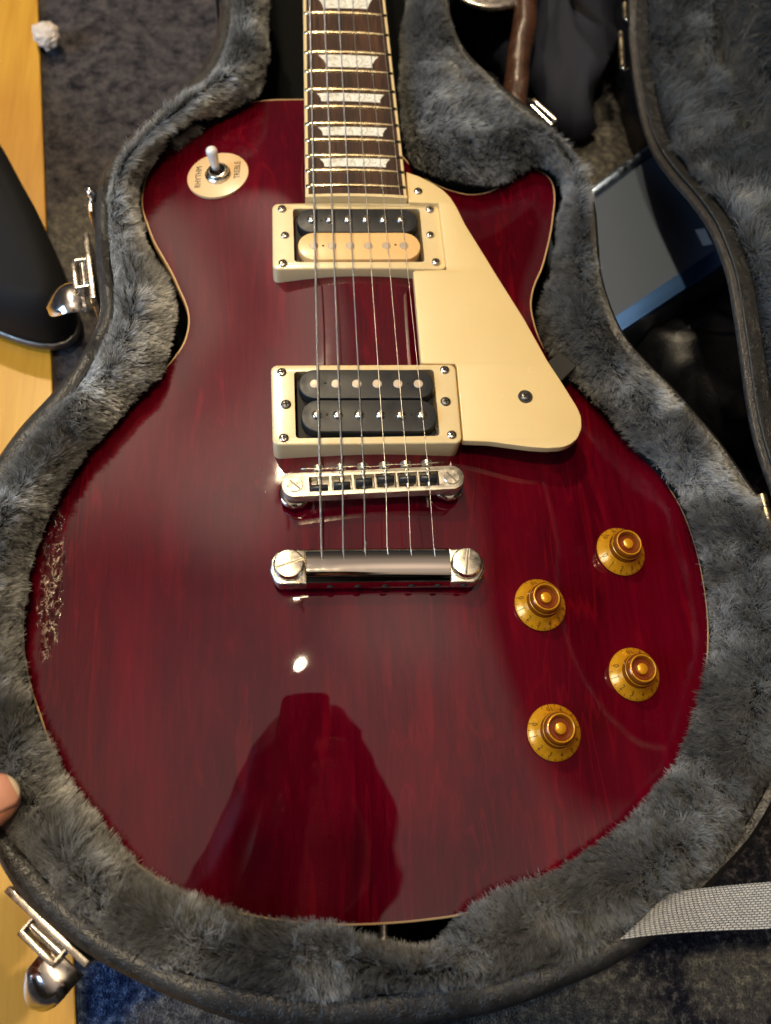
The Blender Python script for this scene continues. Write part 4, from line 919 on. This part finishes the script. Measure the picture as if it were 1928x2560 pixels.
lr2 = [lring(4.6, 3.4), lring(6.6, 1.2), lring(7.2, 1.6), lring(7.4, 4.5), lring(7.6, 60)]
V, F = loft(lr2); mk('lid_piping', V, F, 'vinyl', case, smooth=True, sharp=50)
rb = np.random.default_rng(3)
lrf = [lring(8.5, 10), lring(10, 15), lring(14, 24), lring(20, 36), lring(30, 46), lring(44, 52), lring(60, 55)]
# flat interior panel
def lid_panel():
    P = inset(np.column_stack([LC, np.zeros(len(LC))]), 40)[:, :2]; st = 9.0; ys_ = np.arange(-180, 660, st); ss_ = np.arange(-20, 330, st); Q = np.array([(a, b) for a in ys_ for b in ss_]); Q = Q[inside(Q, inset(np.column_stack([LC, np.zeros(len(LC))]), 12)[:, :2])]
    return Q
LQ = lid_panel()
V, F = loft(lrf[:4])
lin = mk('lid_lining', *join((V, F), (np.array([lp(p[0], p[1], 56) for p in LC]), [tuple(t)[::-1] for t in geometry.tessellate_polygon([[Vector((p[0], p[1], 0)) for p in LC.tolist()]])])), 'furbase', case, smooth=True, sharp=40)
keep = lambda p: np.where((p[:, 1] > -60) & (p[:, 1] < 360) & (p[:, 2] < 170), 1.0, .05)
rt, nn, ac, tt = scatter(lrf[:5], 3.2, (0, 4), 15, keep)
inw = -nl; flip = (nn * (inw + ul * .3)).sum(1) < 0; nn[flip] *= -1
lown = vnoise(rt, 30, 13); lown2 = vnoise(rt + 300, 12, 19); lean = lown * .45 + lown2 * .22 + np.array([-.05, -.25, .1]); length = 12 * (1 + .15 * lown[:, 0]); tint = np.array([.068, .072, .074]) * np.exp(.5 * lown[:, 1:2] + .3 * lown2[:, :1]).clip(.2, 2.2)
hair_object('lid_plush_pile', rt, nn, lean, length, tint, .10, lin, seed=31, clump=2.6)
# panel pile
yv = rb.uniform(-60, 400, 150000); sv = rb.uniform(0, 200, 150000); Q = np.column_stack([yv, sv]); Q = Q[inside(Q, inset(np.column_stack([LC, np.zeros(len(LC))]), 18)[:, :2])]
rt = np.array([LX, 0, 0]) + np.column_stack([np.zeros(len(Q)), Q[:, 0], np.zeros(len(Q))]) + ul * Q[:, 1:2] + nl * 55.0; nn = np.tile(-nl, (len(Q), 1))
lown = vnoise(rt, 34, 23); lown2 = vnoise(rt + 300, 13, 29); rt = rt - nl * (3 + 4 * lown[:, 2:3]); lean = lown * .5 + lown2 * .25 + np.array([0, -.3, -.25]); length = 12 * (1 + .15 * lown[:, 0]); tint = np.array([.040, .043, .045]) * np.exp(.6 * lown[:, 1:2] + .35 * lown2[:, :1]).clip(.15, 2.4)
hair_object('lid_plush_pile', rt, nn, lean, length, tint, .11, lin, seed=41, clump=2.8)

# ---- latches and catches
def latch(p0, p1, zc, flip=1):
    P = bpy.data.objects.new('latch', None); P.empty_display_size = .01; COL.objects.link(P); WO[P.name] = np.array([p0[0], p0[1], zc - 30.0]); P.parent = case; P.location = Vector((WO[P.name] - WO[case.name]) * MM)
    a = p0[:2]; t = (p1 - p0)[:2]; Lp = np.linalg.norm(t); t /= Lp; nrm_ = np.array([-t[1], t[0]]) * flip; an = math.atan2(t[1], t[0])
    def q(u, v, z): w = a + t * u + nrm_ * v; return np.array([w[0], w[1], z])
    sc = Lp / 44.0
    V, F = box(q(Lp / 2, 2.6, zc - 13), (Lp, 3.0, 26), an); bevel(mk('latch_plate', V, F, 'latch2', P), .5, 2)
    for u in (15 * sc, 33 * sc): V, F = box(q(u, 6.5, zc - 8), (1.4, 8, 9), an); bevel(mk('latch_arm', V, F, 'latch2', P), .3, 1)
    V, F = box(q(24 * sc, 11.2, zc - 8), (19.4 * sc, 2.6, 9), an); bevel(mk('latch_crossbar', V, F, 'latch2', P), .6, 2)
    V, F = tube([q(16 * sc, 7.0, zc - 7), q(32 * sc, 7.0, zc - 7)], 2.1, 16); mk('latch_roller', V, F, 'latch', P, smooth=True, sharp=40)
    V, F = tube([q(34 * sc, 3.2, zc - 6), q(44 * sc, 3.2, zc - 6)], 1.6, 12); mk('latch_pin', V, F, 'brass', P, smooth=True, sharp=40)
    # curved lever tongue
    rings = []; m_ = 22
    for k in range(m_ + 1):
        s = k / m_; v = 8 + 22 * s * sc; w = 9.4 * math.sqrt(max(0.004, 1 - max(0, (s - .42) / .58) ** 2)); zc_ = zc - 11 + 3.2 * math.sin(math.pi * s) - 7 * s * s
        row = []
        for j in range(9):
            th_ = -1 + 2 * j / 8; row.append(q(35 * sc + th_ * w, v, zc_ + 2.6 * math.sqrt(max(0, 1 - th_ ** 2))))
        for j in range(9):
            th_ = 1 - 2 * j / 8; row.append(q(35 * sc + th_ * w * .98, v, zc_ - 1.0))
        rings.append(np.array(row))
    V, F = loft(rings, cap0=True, cap1=True); mk('latch_lever', V, F, 'latch', P, smooth=True, sharp=60)
    return P
zl_ = -6.0
latch(U(195, 500, zl_), U(212, 641, zl_), zl_, -1)
latch(U(24, 1908, zl_), U(199, 2072, zl_), zl_, -1)
latch(U(197, 375, -12), U(187, 455, -12), -14, -1) if False else None
# small catch upper left: only its lever shows
p = U(193, 412, -14); P = bpy.data.objects.new('latch', None); COL.objects.link(P); WO[P.name] = np.array([p[0], p[1], -40.0]); P.parent = case; P.location = Vector((WO[P.name] - WO[case.name]) * MM)
V, F = tube([U(186, 402, -10), U(198, 418, -12), U(203, 430, -16)], [1.6, 3.0, 2.6], 12); mk('latch_roller', V, F, 'latch', P, smooth=True)
V, F = box(U(200, 452, -22), (3, 15, 14), math.radians(4)); bevel(mk('latch_plate', V, F, 'latch2', P), .8, 2)
def catch(parent, pts, z, w, h, m_='latch2'):
    """open rectangular wire frame seen from above"""
    Q = [U(x, y, z) for x, y in pts]; parts = []
    for i in range(len(Q)):
        a, b = Q[i], Q[(i + 1) % len(Q)]; parts.append(tube([a, b], w, 8))
    V, F = join(*parts); o = mk('catch_frame', V, F, m_, parent, smooth=True, sharp=40); return o
P = bpy.data.objects.new('catch', None); COL.objects.link(P); p = U(1175, 248, -4); WO[P.name] = np.array([p[0], p[1], -30.0]); P.parent = case; P.location = Vector((WO[P.name] - WO[case.name]) * MM)
catch(P, [(1148, 228), (1157, 221), (1201, 260), (1192, 270)], -3, 1.1, 2)
a, b = U(1146, 233, -12), U(1190, 272, -12); V, F = box((a + b) / 2, (np.linalg.norm(b - a), 2.4, 14), math.atan2(b[1] - a[1], b[0] - a[0])); mk('catch_plate', V, F, 'brass', P)
for (x0, y0, x1, y1) in ((1350, 8, 1351, 40), (1341, 70, 1345, 145)):
    P = bpy.data.objects.new('catch', None); COL.objects.link(P); p = U(x0, y0, -20); WO[P.name] = p; P.parent = case; P.location = Vector((WO[P.name] - WO[case.name]) * MM)
    V, F = tube([U(x0, y0, -16), U((x0 + x1) / 2, (y0 + y1) / 2, -16), U(x1, y1, -16)], 1.7, 10); mk('catch_roller', V, F, 'brass', P, smooth=True, sharp=40)
    V, F = tube([U(x1, y1, -16), U(x1 + 4, y1 + 6, -17), U(x1 + 14, y1 + 2, -18)], .7, 8); mk('catch_wire', V, F, 'nickel', P, smooth=True)
P = bpy.data.objects.new('hinge', None); COL.objects.link(P); p = U(1650, 1090, 0); WO[P.name] = np.array([p[0], p[1], -10.]); P.parent = case; P.location = Vector((WO[P.name] - WO[case.name]) * MM)
for (y0, y1) in ((1070, 1097), (1099, 1126), (1128, 1160)):
    V, F = tube([U(1645 + (y0 - 1070) * .25, y0, 2), U(1645 + (y1 - 1070) * .25, y1, 2)], 2.6, 16); mk('hinge_knuckle', V, F, 'brass', P, smooth=True, sharp=40)
a, b = U(1648, 1068, 1), U(1672, 1165, 1); V, F = box((a + b) / 2 + [6, 0, -9], (np.linalg.norm(b - a), 1.4, 20), math.atan2(b[1] - a[1], b[0] - a[0])); mk('hinge_leaf', V, F, 'brass', P)

# ---- stay strap (flat webbing) from the rim towards the lid
sp = [((1340, 2030), (1440, 1934)), ((1400, 2022), (1480, 1924)), ((1480, 2015), (1540, 1917)), ((1570, 2010), (1600, 1911)), ((1666, 2006), (1666, 1905)), ((1780, 1990), (1780, 1890)), ((1900, 1960), (1900, 1862))]
zz = [6.5, 7.5, 9, 12, 16, 24, 34]; A = np.array([U(*s[0], z) for s, z in zip(sp, zz)]); B = np.array([U(*s[1], z) for s, z in zip(sp, zz)]); A = catmull(A, 6, False); B = catmull(B, 6, False); V = []; F = []; UVs = []; nw = 8; Ls = np.r_[0, np.cumsum(np.linalg.norm(np.diff((A + B) / 2, axis=0), axis=1))]
for lay in (0, 1):
    for i in range(len(A)):
        for j in range(nw + 1): t = j / nw; p = A[i] * (1 - t) + B[i] * t; V.append(p + [0, 0, (.5 if lay == 0 else -.6) + .25 * math.sin(math.pi * t)]); UVs.append((Ls[i] / 1.9, t * 24 / 2.6))
m_ = len(A) * (nw + 1)
for i in range(len(A) - 1):
    for j in range(nw): a = i * (nw + 1) + j; F.append((a, a + nw + 1, a + nw + 2, a + 1)); F.append((m_ + a, m_ + a + 1, m_ + a + nw + 2, m_ + a + nw + 1))
    for j, s in ((0, 1), (nw, -1)): a = i * (nw + 1) + j; q = (a, m_ + a, m_ + a + nw + 1, a + nw + 1); F.append(q if s > 0 else q[::-1])
mk('stay_strap', V, F, 'web', case, smooth=True, uv=UVs, sharp=60)

# ================================================================== THINGS ROUND ABOUT
# crumpled tissue
bm = bmesh.new(); bmesh.ops.create_icosphere(bm, subdivisions=4, radius=1.0); V = np.array([v.co[:] for v in bm.verts]); F = [tuple(v.index for v in f.verts) for f in bm.faces]; bm.free()
d = vnoise(V * 10, 6, 5)[:, 0] * .10 + np.abs(vnoise(V * 10, 2.6, 6)[:, 0]) * .11; tc_ = U(101, 76, FZ + 13); V = V * (1 + d)[:, None]; V = V * [9.5, 9.5, 8] + tc_ + [0, 0, 0]; V = np.vstack([V])
ti = mk('tissue_ball', V, F, 'paper', None); tagp(ti, 'crumpled white tissue ball lying where the wooden boards meet the carpet', 'tissue')
# black case lower left with rounded end
lcse = thing('gig_case', U(20, 500, FZ), 'rounded end of a black case resting on the wooden boards', 'case')
zc = FZ + 60
pc = [(-200, 100), (-60, 210), (0, 290), (45, 375), (90, 470), (118, 545), (130, 590), (128, 622), (105, 645), (60, 652), (0, 640), (-80, 610), (-200, 560), (-420, 420)]
Pc = resample(catmull(np.array([U(x, y, zc)[:2] for x, y in pc]), 6), 8); Pc = ccw(Pc)
V, F = loft([zl(inset(Pc, 3), FZ + 5), zl(Pc, FZ + 10), zl(Pc, zc - 24), zl(inset(Pc, 1.5), zc - 14), zl(inset(Pc, 6), zc - 6), zl(inset(Pc, 11), zc - 2)], cap0=True, cap1=True); V = V + vnoise(V, 40, 31) * .8; mk('case_body', V, F, 'gigcloth', lcse, smooth=True)
V, F = loft([zl(inset(Pc, -.4), FZ + 8), zl(inset(Pc, -1.2), FZ + 11), zl(inset(Pc, -.4), FZ + 14), zl(inset(Pc, .5), FZ + 14)]); mk('metal_edge', V, F, 'darkscrew', lcse, smooth=True)
c = U(18, 682, FZ + 6); V, F = lathe([(4, -4), (4.4, 0), (3, 3), (1, 4)], c, 16); mk('case_foot', V, F, 'latch', lcse, smooth=True)
# grey cabinet to the right
cab = thing('grey_cabinet', U(1420, 520, FZ), 'dark grey cabinet with bright metal edges behind the lid', 'cabinet')
zc = -62.0
q = [U(1160, 505, zc), U(1520, 235, zc), U(1700, 480, zc), U(1285, 758, zc)]; P = ccw(np.array([p[:2] for p in q])); V, F = prism(P, FZ + 1, zc, 5, nb=4); mk('cabinet_body', V, F, 'panel', cab, smooth=True, sharp=50)
V, F = tube([U(1160, 508, zc + .5), U(1520, 238, zc + .5)], 3.4, 12); mk('edge_trim', V, F, 'alu', cab, smooth=True)
q = [U(1282, 757, zc + .6), U(1700, 480, zc + .6), U(1700, 434, zc + 1.6), U(1262, 727, zc + 1.6)]; V, F = prism(ccw(np.array([p_[:2] for p_ in q])), zc - 8, zc + 1.4, 1.2, nb=3); mk('edge_trim', V, F, 'blue_lit_trim', cab, smooth=True, sharp=50)
a = U(1521, 512, zc + .8); V, F = box(a, (6.5, 13, .6), math.radians(12)); mk('sticker', V, F, 'tag', cab)
# black bag below the cabinet
def blob(name, poly, z0, z1, m_, amp, parent=None, seed=1):
    P = ccw(resample(catmull(np.array([U(x, y, z0)[:2] for x, y in poly]), 5), 7)); rings = []; cen = P.mean(0)
    for s, zf_ in ((1.0, 0), (1.03, .3), (1.0, .6), (.9, .82), (.7, .95), (.4, 1.0), (.12, 1.0)): rings.append(zl(cen + (P - cen) * s, z0 + (z1 - z0) * zf_))
    V, F = loft(rings, cap0=True, cap1=True); V = V + vnoise(V + seed * 100, 22, seed) * amp + vnoise(V + seed * 55, 9, seed + 1) * amp * .35; V[:, 2] = np.maximum(V[:, 2], FZ + .5); return mk(name, V, F, m_, parent, smooth=True)
tagp(blob('black_bag', [(1340, 770), (1480, 700), (1640, 600), (1760, 700), (1780, 960), (1660, 990), (1560, 985), (1470, 900), (1400, 860)], FZ + 1, FZ + 45, 'bag', 5, seed=3), 'limp black bag lying between the grey cabinet and the case', 'bag')
# navy cloth, leather roll, metal dish, black stool leg at the top
tagp(blob('navy_cloth_bag', [(960, -60), (1080, -70), (1180, -80), (1280, -60), (1310, 40), (1300, 130), (1255, 250), (1225, 300), (1130, 210), (1040, 150), (990, 70)], FZ + 1, FZ + 40, 'navy', 6, seed=6), 'dark navy cloth bag bunched beside the neck end of the case', 'bag')
lt = [U(x, y, z) for x, y, z in ((1150, -120, FZ + 75), (1140, -20, FZ + 70), (1132, 60, FZ + 64), (1122, 130, FZ + 56), (1115, 190, FZ + 50), (1110, 250, FZ + 46))]; V, F = tube(catmull(np.array(lt), 6, False), 9.0, 20); V = V + vnoise(V, 14, 8) * .9; tagp(mk('leather_roll', V, F, 'leather', None, smooth=True), 'shiny brown leather roll lying across the navy cloth bag', 'leather roll')
dc = U(1050, -48, FZ + 66); V, F = lathe([(30, 0), (36, 1), (38, 4), (36, 6), (33, 5.5), (28, 8), (10, 10), (2, 10)], dc, 48); dsh = mk('metal_dish', V, F, 'latch2', None, smooth=True); tagp(dsh, 'round brassy metal dish on the navy bag at the top edge', 'dish')
tagp(blob('black_pouch', [(1300, -80), (1400, -80), (1410, 60), (1420, 200), (1410, 300), (1375, 350), (1345, 290), (1325, 180), (1305, 60)], FZ + 1, FZ + 60, 'bag', 4, seed=9), 'black pouch standing behind the lid edge above the cabinet', 'pouch')

# ================================================================== PERSON (mirrored in the lacquer; only a thumb tip is in the picture)
person = thing('person', (-40, -420, 100), 'person leaning in from below, thumb tip gripping the left rim of the case', 'person')
def capsule_loft(path, radii, seg=20, flat=1.0):
    return tube(path, radii, seg)
# thumb + hand (left hand on the rim)
tb_ = U(6, 1722, 15); tp_ = U(41, 1697, 14.0)
dirt = tp_ - U(-80, 1765, 20); dirt /= np.linalg.norm(dirt)
# loft of the thumb: cross-sections elliptical
def ell_loft(pts, ra, rb_, upv, seg=24):
    P = np.array(pts, float); T = np.gradient(P, axis=0); T /= np.linalg.norm(T, axis=1)[:, None]; rings = []
    for i in range(len(P)):
        b = upv - T[i] * (upv @ T[i]); b /= np.linalg.norm(b); a = np.cross(T[i], b); th_ = np.linspace(0, 2 * math.pi, seg, endpoint=False)
        rings.append(P[i] + ra[i] * np.cos(th_)[:, None] * a + rb_[i] * np.sin(th_)[:, None] * b)
    return loft(rings, cap0=True, cap1=True)
upn = np.array([.15, .1, 1.0]); upn /= np.linalg.norm(upn)
base_ = tp_ - dirt * 75 + np.array([0, -22, 14.]); side = np.cross(upn, dirt)
tpts = [tp_ - dirt * d_ + np.array([0, -k_ * 9, k_ * 5]) for d_, k_ in ((0, 0), (.8, 0), (2.2, 0), (5, 0), (9, 0), (15, .1), (22, .2), (30, .5), (42, 1.0), (58, 1.6))]
V1 = ell_loft(tpts, [1.5, 4.2, 6.5, 8.6, 9.9, 10.6, 10.4, 9.8, 10.5, 13], [1.0, 3.0, 4.8, 6.4, 7.4, 8.0, 8.2, 8.2, 9.5, 12], upn)
palm = tpts[-1] + np.array([-26, -14, 4.]); V2 = ell_loft([palm + dirt * 24, palm, palm - dirt * 30, palm - dirt * 58], [14, 36, 38, 30], [12, 15, 17, 18], upn)
fing = []
for k_, (ln, o_) in enumerate(((30, 30), (34, 10), (31, -10), (24, -28))):
    st = palm + side * o_ * -1 + dirt * 6; pts = [st, st + dirt * ln * .55 + [0, 0, 6], st + dirt * ln * .95 + [0, 0, -6], st + dirt * ln + [0, 0, -28], st + dirt * (ln - 8) + [0, 0, -44]]
    fing.append(tube(catmull(np.array(pts), 5, False), np.interp(np.linspace(0, 1, 21), [0, .5, .9, 1], [9.5, 8.6, 7.6, 4]), 14))
wr = palm - dirt * 58; elbow = np.array([-330, -430, 110.]); shoulder = np.array([-230, -620, 430.])
arm = tube(catmull(np.array([wr + dirt * 20, wr, (wr + elbow) / 2, elbow]), 5, False), np.interp(np.linspace(0, 1, 16), [0, .3, 1], [24, 27, 40]), 20)
# right hand holding the phone behind the lens
fwd = -RM[:, 2]; upc = RM[:, 1]; rtc = RM[:, 0]
ph = CP - fwd * 8 + upc * 16 - rtc * 28
hr = ph - upc * 34 + rtc * 30 - fwd * 10; arm2 = tube(catmull(np.array([hr, hr + [30, -50, 6], [150, -400, 420], [170, -500, 480]]), 5, False), np.interp(np.linspace(0, 1, 16), [0, .3, 1], [20, 26, 40]), 20)
palm2 = ell_loft([hr + upc * 34, hr, hr - upc * 40], [22, 34, 26], [10, 13, 16], -fwd)
f2 = []
for k_ in range(4):
    st = hr + rtc * 14 + upc * (24 - 19 * k_); pts = [st, st - fwd * 2 + rtc * 12 + fwd * 6, st + fwd * 14 - rtc * 2, st + fwd * 14 - rtc * 26]; f2.append(tube(catmull(np.array(pts), 5, False), np.interp(np.linspace(0, 1, 16), [0, .8, 1], [8.5, 7.5, 4]), 12))
thumb2 = tube(catmull(np.array([hr - rtc * 18 + upc * 0, hr - rtc * 38 + upc * 24, hr - rtc * 40 + upc * 52 + fwd * 4]), 5, False), np.interp(np.linspace(0, 1, 11), [0, .8, 1], [11, 9, 5]), 12)
# head and neck
HC = np.array([-72, -262, 580.]); bm = bmesh.new(); bmesh.ops.create_icosphere(bm, subdivisions=4, radius=1.0); Vh = np.array([v.co[:] for v in bm.verts]); Fh = [tuple(v.index for v in f.verts) for f in bm.faces]; bm.free()
Vh2 = Vh.copy(); jaw = np.clip(-Vh[:, 2], 0, 1); Vh2[:, 0] *= 76 * (1 - .32 * jaw); Vh2[:, 1] *= 95 * (1 - .15 * jaw); Vh2[:, 2] *= 118
nose = np.exp(-((Vh[:, 0]) ** 2 / .012 + (Vh[:, 2] + .12) ** 2 / .03)) * (Vh[:, 1] > 0); Vh2[:, 1] += nose * 22
for sx__ in (-.33, .33):
    eye = np.exp(-((Vh[:, 0] - sx__) ** 2 / .02 + (Vh[:, 2] - .05) ** 2 / .008)) * (Vh[:, 1] > 0); Vh2[:, 1] -= eye * 9
    ear = np.exp(-((Vh[:, 1]) ** 2 / .03 + (Vh[:, 2]) ** 2 / .05)) * ((Vh[:, 0] * sx__) > 0) * (np.abs(Vh[:, 0]) > .8); Vh2[:, 0] += np.sign(sx__) * ear * 13
mouth = np.exp(-((Vh[:, 0]) ** 2 / .05 + (Vh[:, 2] + .48) ** 2 / .003)) * (Vh[:, 1] > 0); Vh2[:, 1] += mouth * 4
tiltR = np.array([[1, 0, 0], [0, math.cos(-.95), -math.sin(-.95)], [0, math.sin(-.95), math.cos(-.95)]])
Vh3 = Vh2 @ tiltR.T + HC
neckp = tube([HC + [0, -40, -10], HC + [0, -120, -10], HC + [0, -170, -60]], [52, 55, 70], 20)
nkE = HC + np.array([0, -170, -60.]); sh1 = tube(catmull(np.array([elbow + [8, 20, -8], elbow, shoulder, nkE]), 5, False), 38, 18); sh2 = tube(np.array([[150, -400, 420.], [170, -500, 480], (np.array([170, -500, 480]) + nkE) / 2, nkE]), 38, 18)
V, F = join(sh1, sh2, V1, V2, *fing, arm, palm2, *f2, thumb2, arm2, (Vh3, Fh), neckp)
pb_ = mk('body', V, F, 'skin', person, smooth=True)
rm = pb_.modifiers.new('weld', 'REMESH'); rm.mode = 'VOXEL'; rm.voxel_size = 0.0016; rm.use_smooth_shade = True
sm = pb_.modifiers.new('smooth', 'CORRECTIVE_SMOOTH') if False else pb_.modifiers.new('smooth', 'SMOOTH'); sm.iterations = 4; sm.factor = .5
# hair cap
Vk = Vh2 * np.array([1.48, 1.25, 1.12]); Vk = Vk[:]; keepf = [f for f in Fh if all((Vh[i, 2] > -.25 or Vh[i, 1] < .30) for i in f)]
Vk = Vk + vnoise(Vk, 18, 3) * 6 + vnoise(Vk, 7, 4) * 3.5; mk('hair', Vk @ tiltR.T + HC, keepf, 'hair', person, smooth=True)
# jacket: torso + sleeves
tor = tube(catmull(np.array([HC + [10, -170, -10], HC + [10, -230, -60], [-20, -600, 380], [-10, -680, 100], [0, -720, -100]]), 6, False), np.interp(np.linspace(0, 1, 25), [0, .15, .4, 1], [55, 120, 190, 190]), 28)
sl1 = tube(catmull(np.array([wr - dirt * 12, (wr + elbow) / 2, elbow, shoulder]), 6, False), np.interp(np.linspace(0, 1, 19), [0, .4, 1], [36, 48, 70]), 20)
sl2 = tube(catmull(np.array([hr + [20, -60, 0], [150, -400, 430], [190, -500, 500]]), 6, False), np.interp(np.linspace(0, 1, 13), [0, 1], [36, 72]), 20)
V, F = join(tor, sl1, sl2); mk('jacket', V, F, 'cloth', person, smooth=True)
# fingernail on the thumb
fr = []; nu = 12; nv = 10
V = []; F = []
for i in range(nu + 1):
    for j in range(nv + 1):
        u = i / nu; a_ = -1 + 2 * j / nv; wd = 7.4 * (1 - .85 * max(0, (u - .62) / .38) ** 2.4) * (1 - .25 * max(0, (.12 - u) / .12)); d_ = 13.5 - 13.8 * u
        cx = tp_ - dirt * d_; rr_ = np.interp(d_, [-1, 0, 2.2, 5, 9, 15], [2.2, 3.4, 5.6, 6.9, 7.8, 8.3]); V.append(cx + side * (wd * a_ * -1) + upn * (rr_ + .15 - 2.6 * a_ * a_ * (wd / 8)))
for i in range(nu):
    for j in range(nv): a_ = i * (nv + 1) + j; F.append((a_, a_ + 1, a_ + nv + 2, a_ + nv + 1))
no = mk('fingernail', V, F, 'nail', person, smooth=True); no.data.materials.append(M['nailtip'])
for pI, pf in enumerate(no.data.polygons):
    if pI // nv >= nu - 2: pf.material_index = 1
so = no.modifiers.new('thick', 'SOLIDIFY'); so.thickness = .0005; so.offset = -1
# phone
phn = thing('smartphone', ph, 'black smartphone held over the guitar', 'phone')
PV = []; Pr = rrect(-37, -80, 37, 80, 9, 6)
def phv(P, d_): return np.array([ph + rtc * p[0] + upc * (p[1] - 22) - fwd * d_ for p in P])
V, F = loft([phv(Pr * .97, -3.5), phv(Pr, -2.5), phv(Pr, 3.5), phv(Pr * .97, 4.5)], cap0=True, cap1=True)
mk('phone_body', V, F, 'phone', phn, smooth=True, sharp=40)
# ceiling lamps
for i, ((lx, ly, lz), _p, rd_) in enumerate(LAMPS):
    r = (34, 26, 40)[i]
    L = thing('ceiling_lamp', (lx, ly, lz), ('black downlight nearest the person, mirrored in the lacquer below the tailpiece', 'small black downlight just beyond the nearest one', 'farthest black downlight, mirrored above the bridge')[i], 'lamp', 'downlights over the guitar')
    V, F = lathe([(r * .6, 8), (r, 0), (r * 1.02, 120), (r * .8, 140), (6, 142), (6, 420)], (lx, ly, lz + 38), 24, cap=False); mk('housing', V, F, 'lampblack', L, smooth=True, sharp=40)
print('done', len(bpy.data.objects))
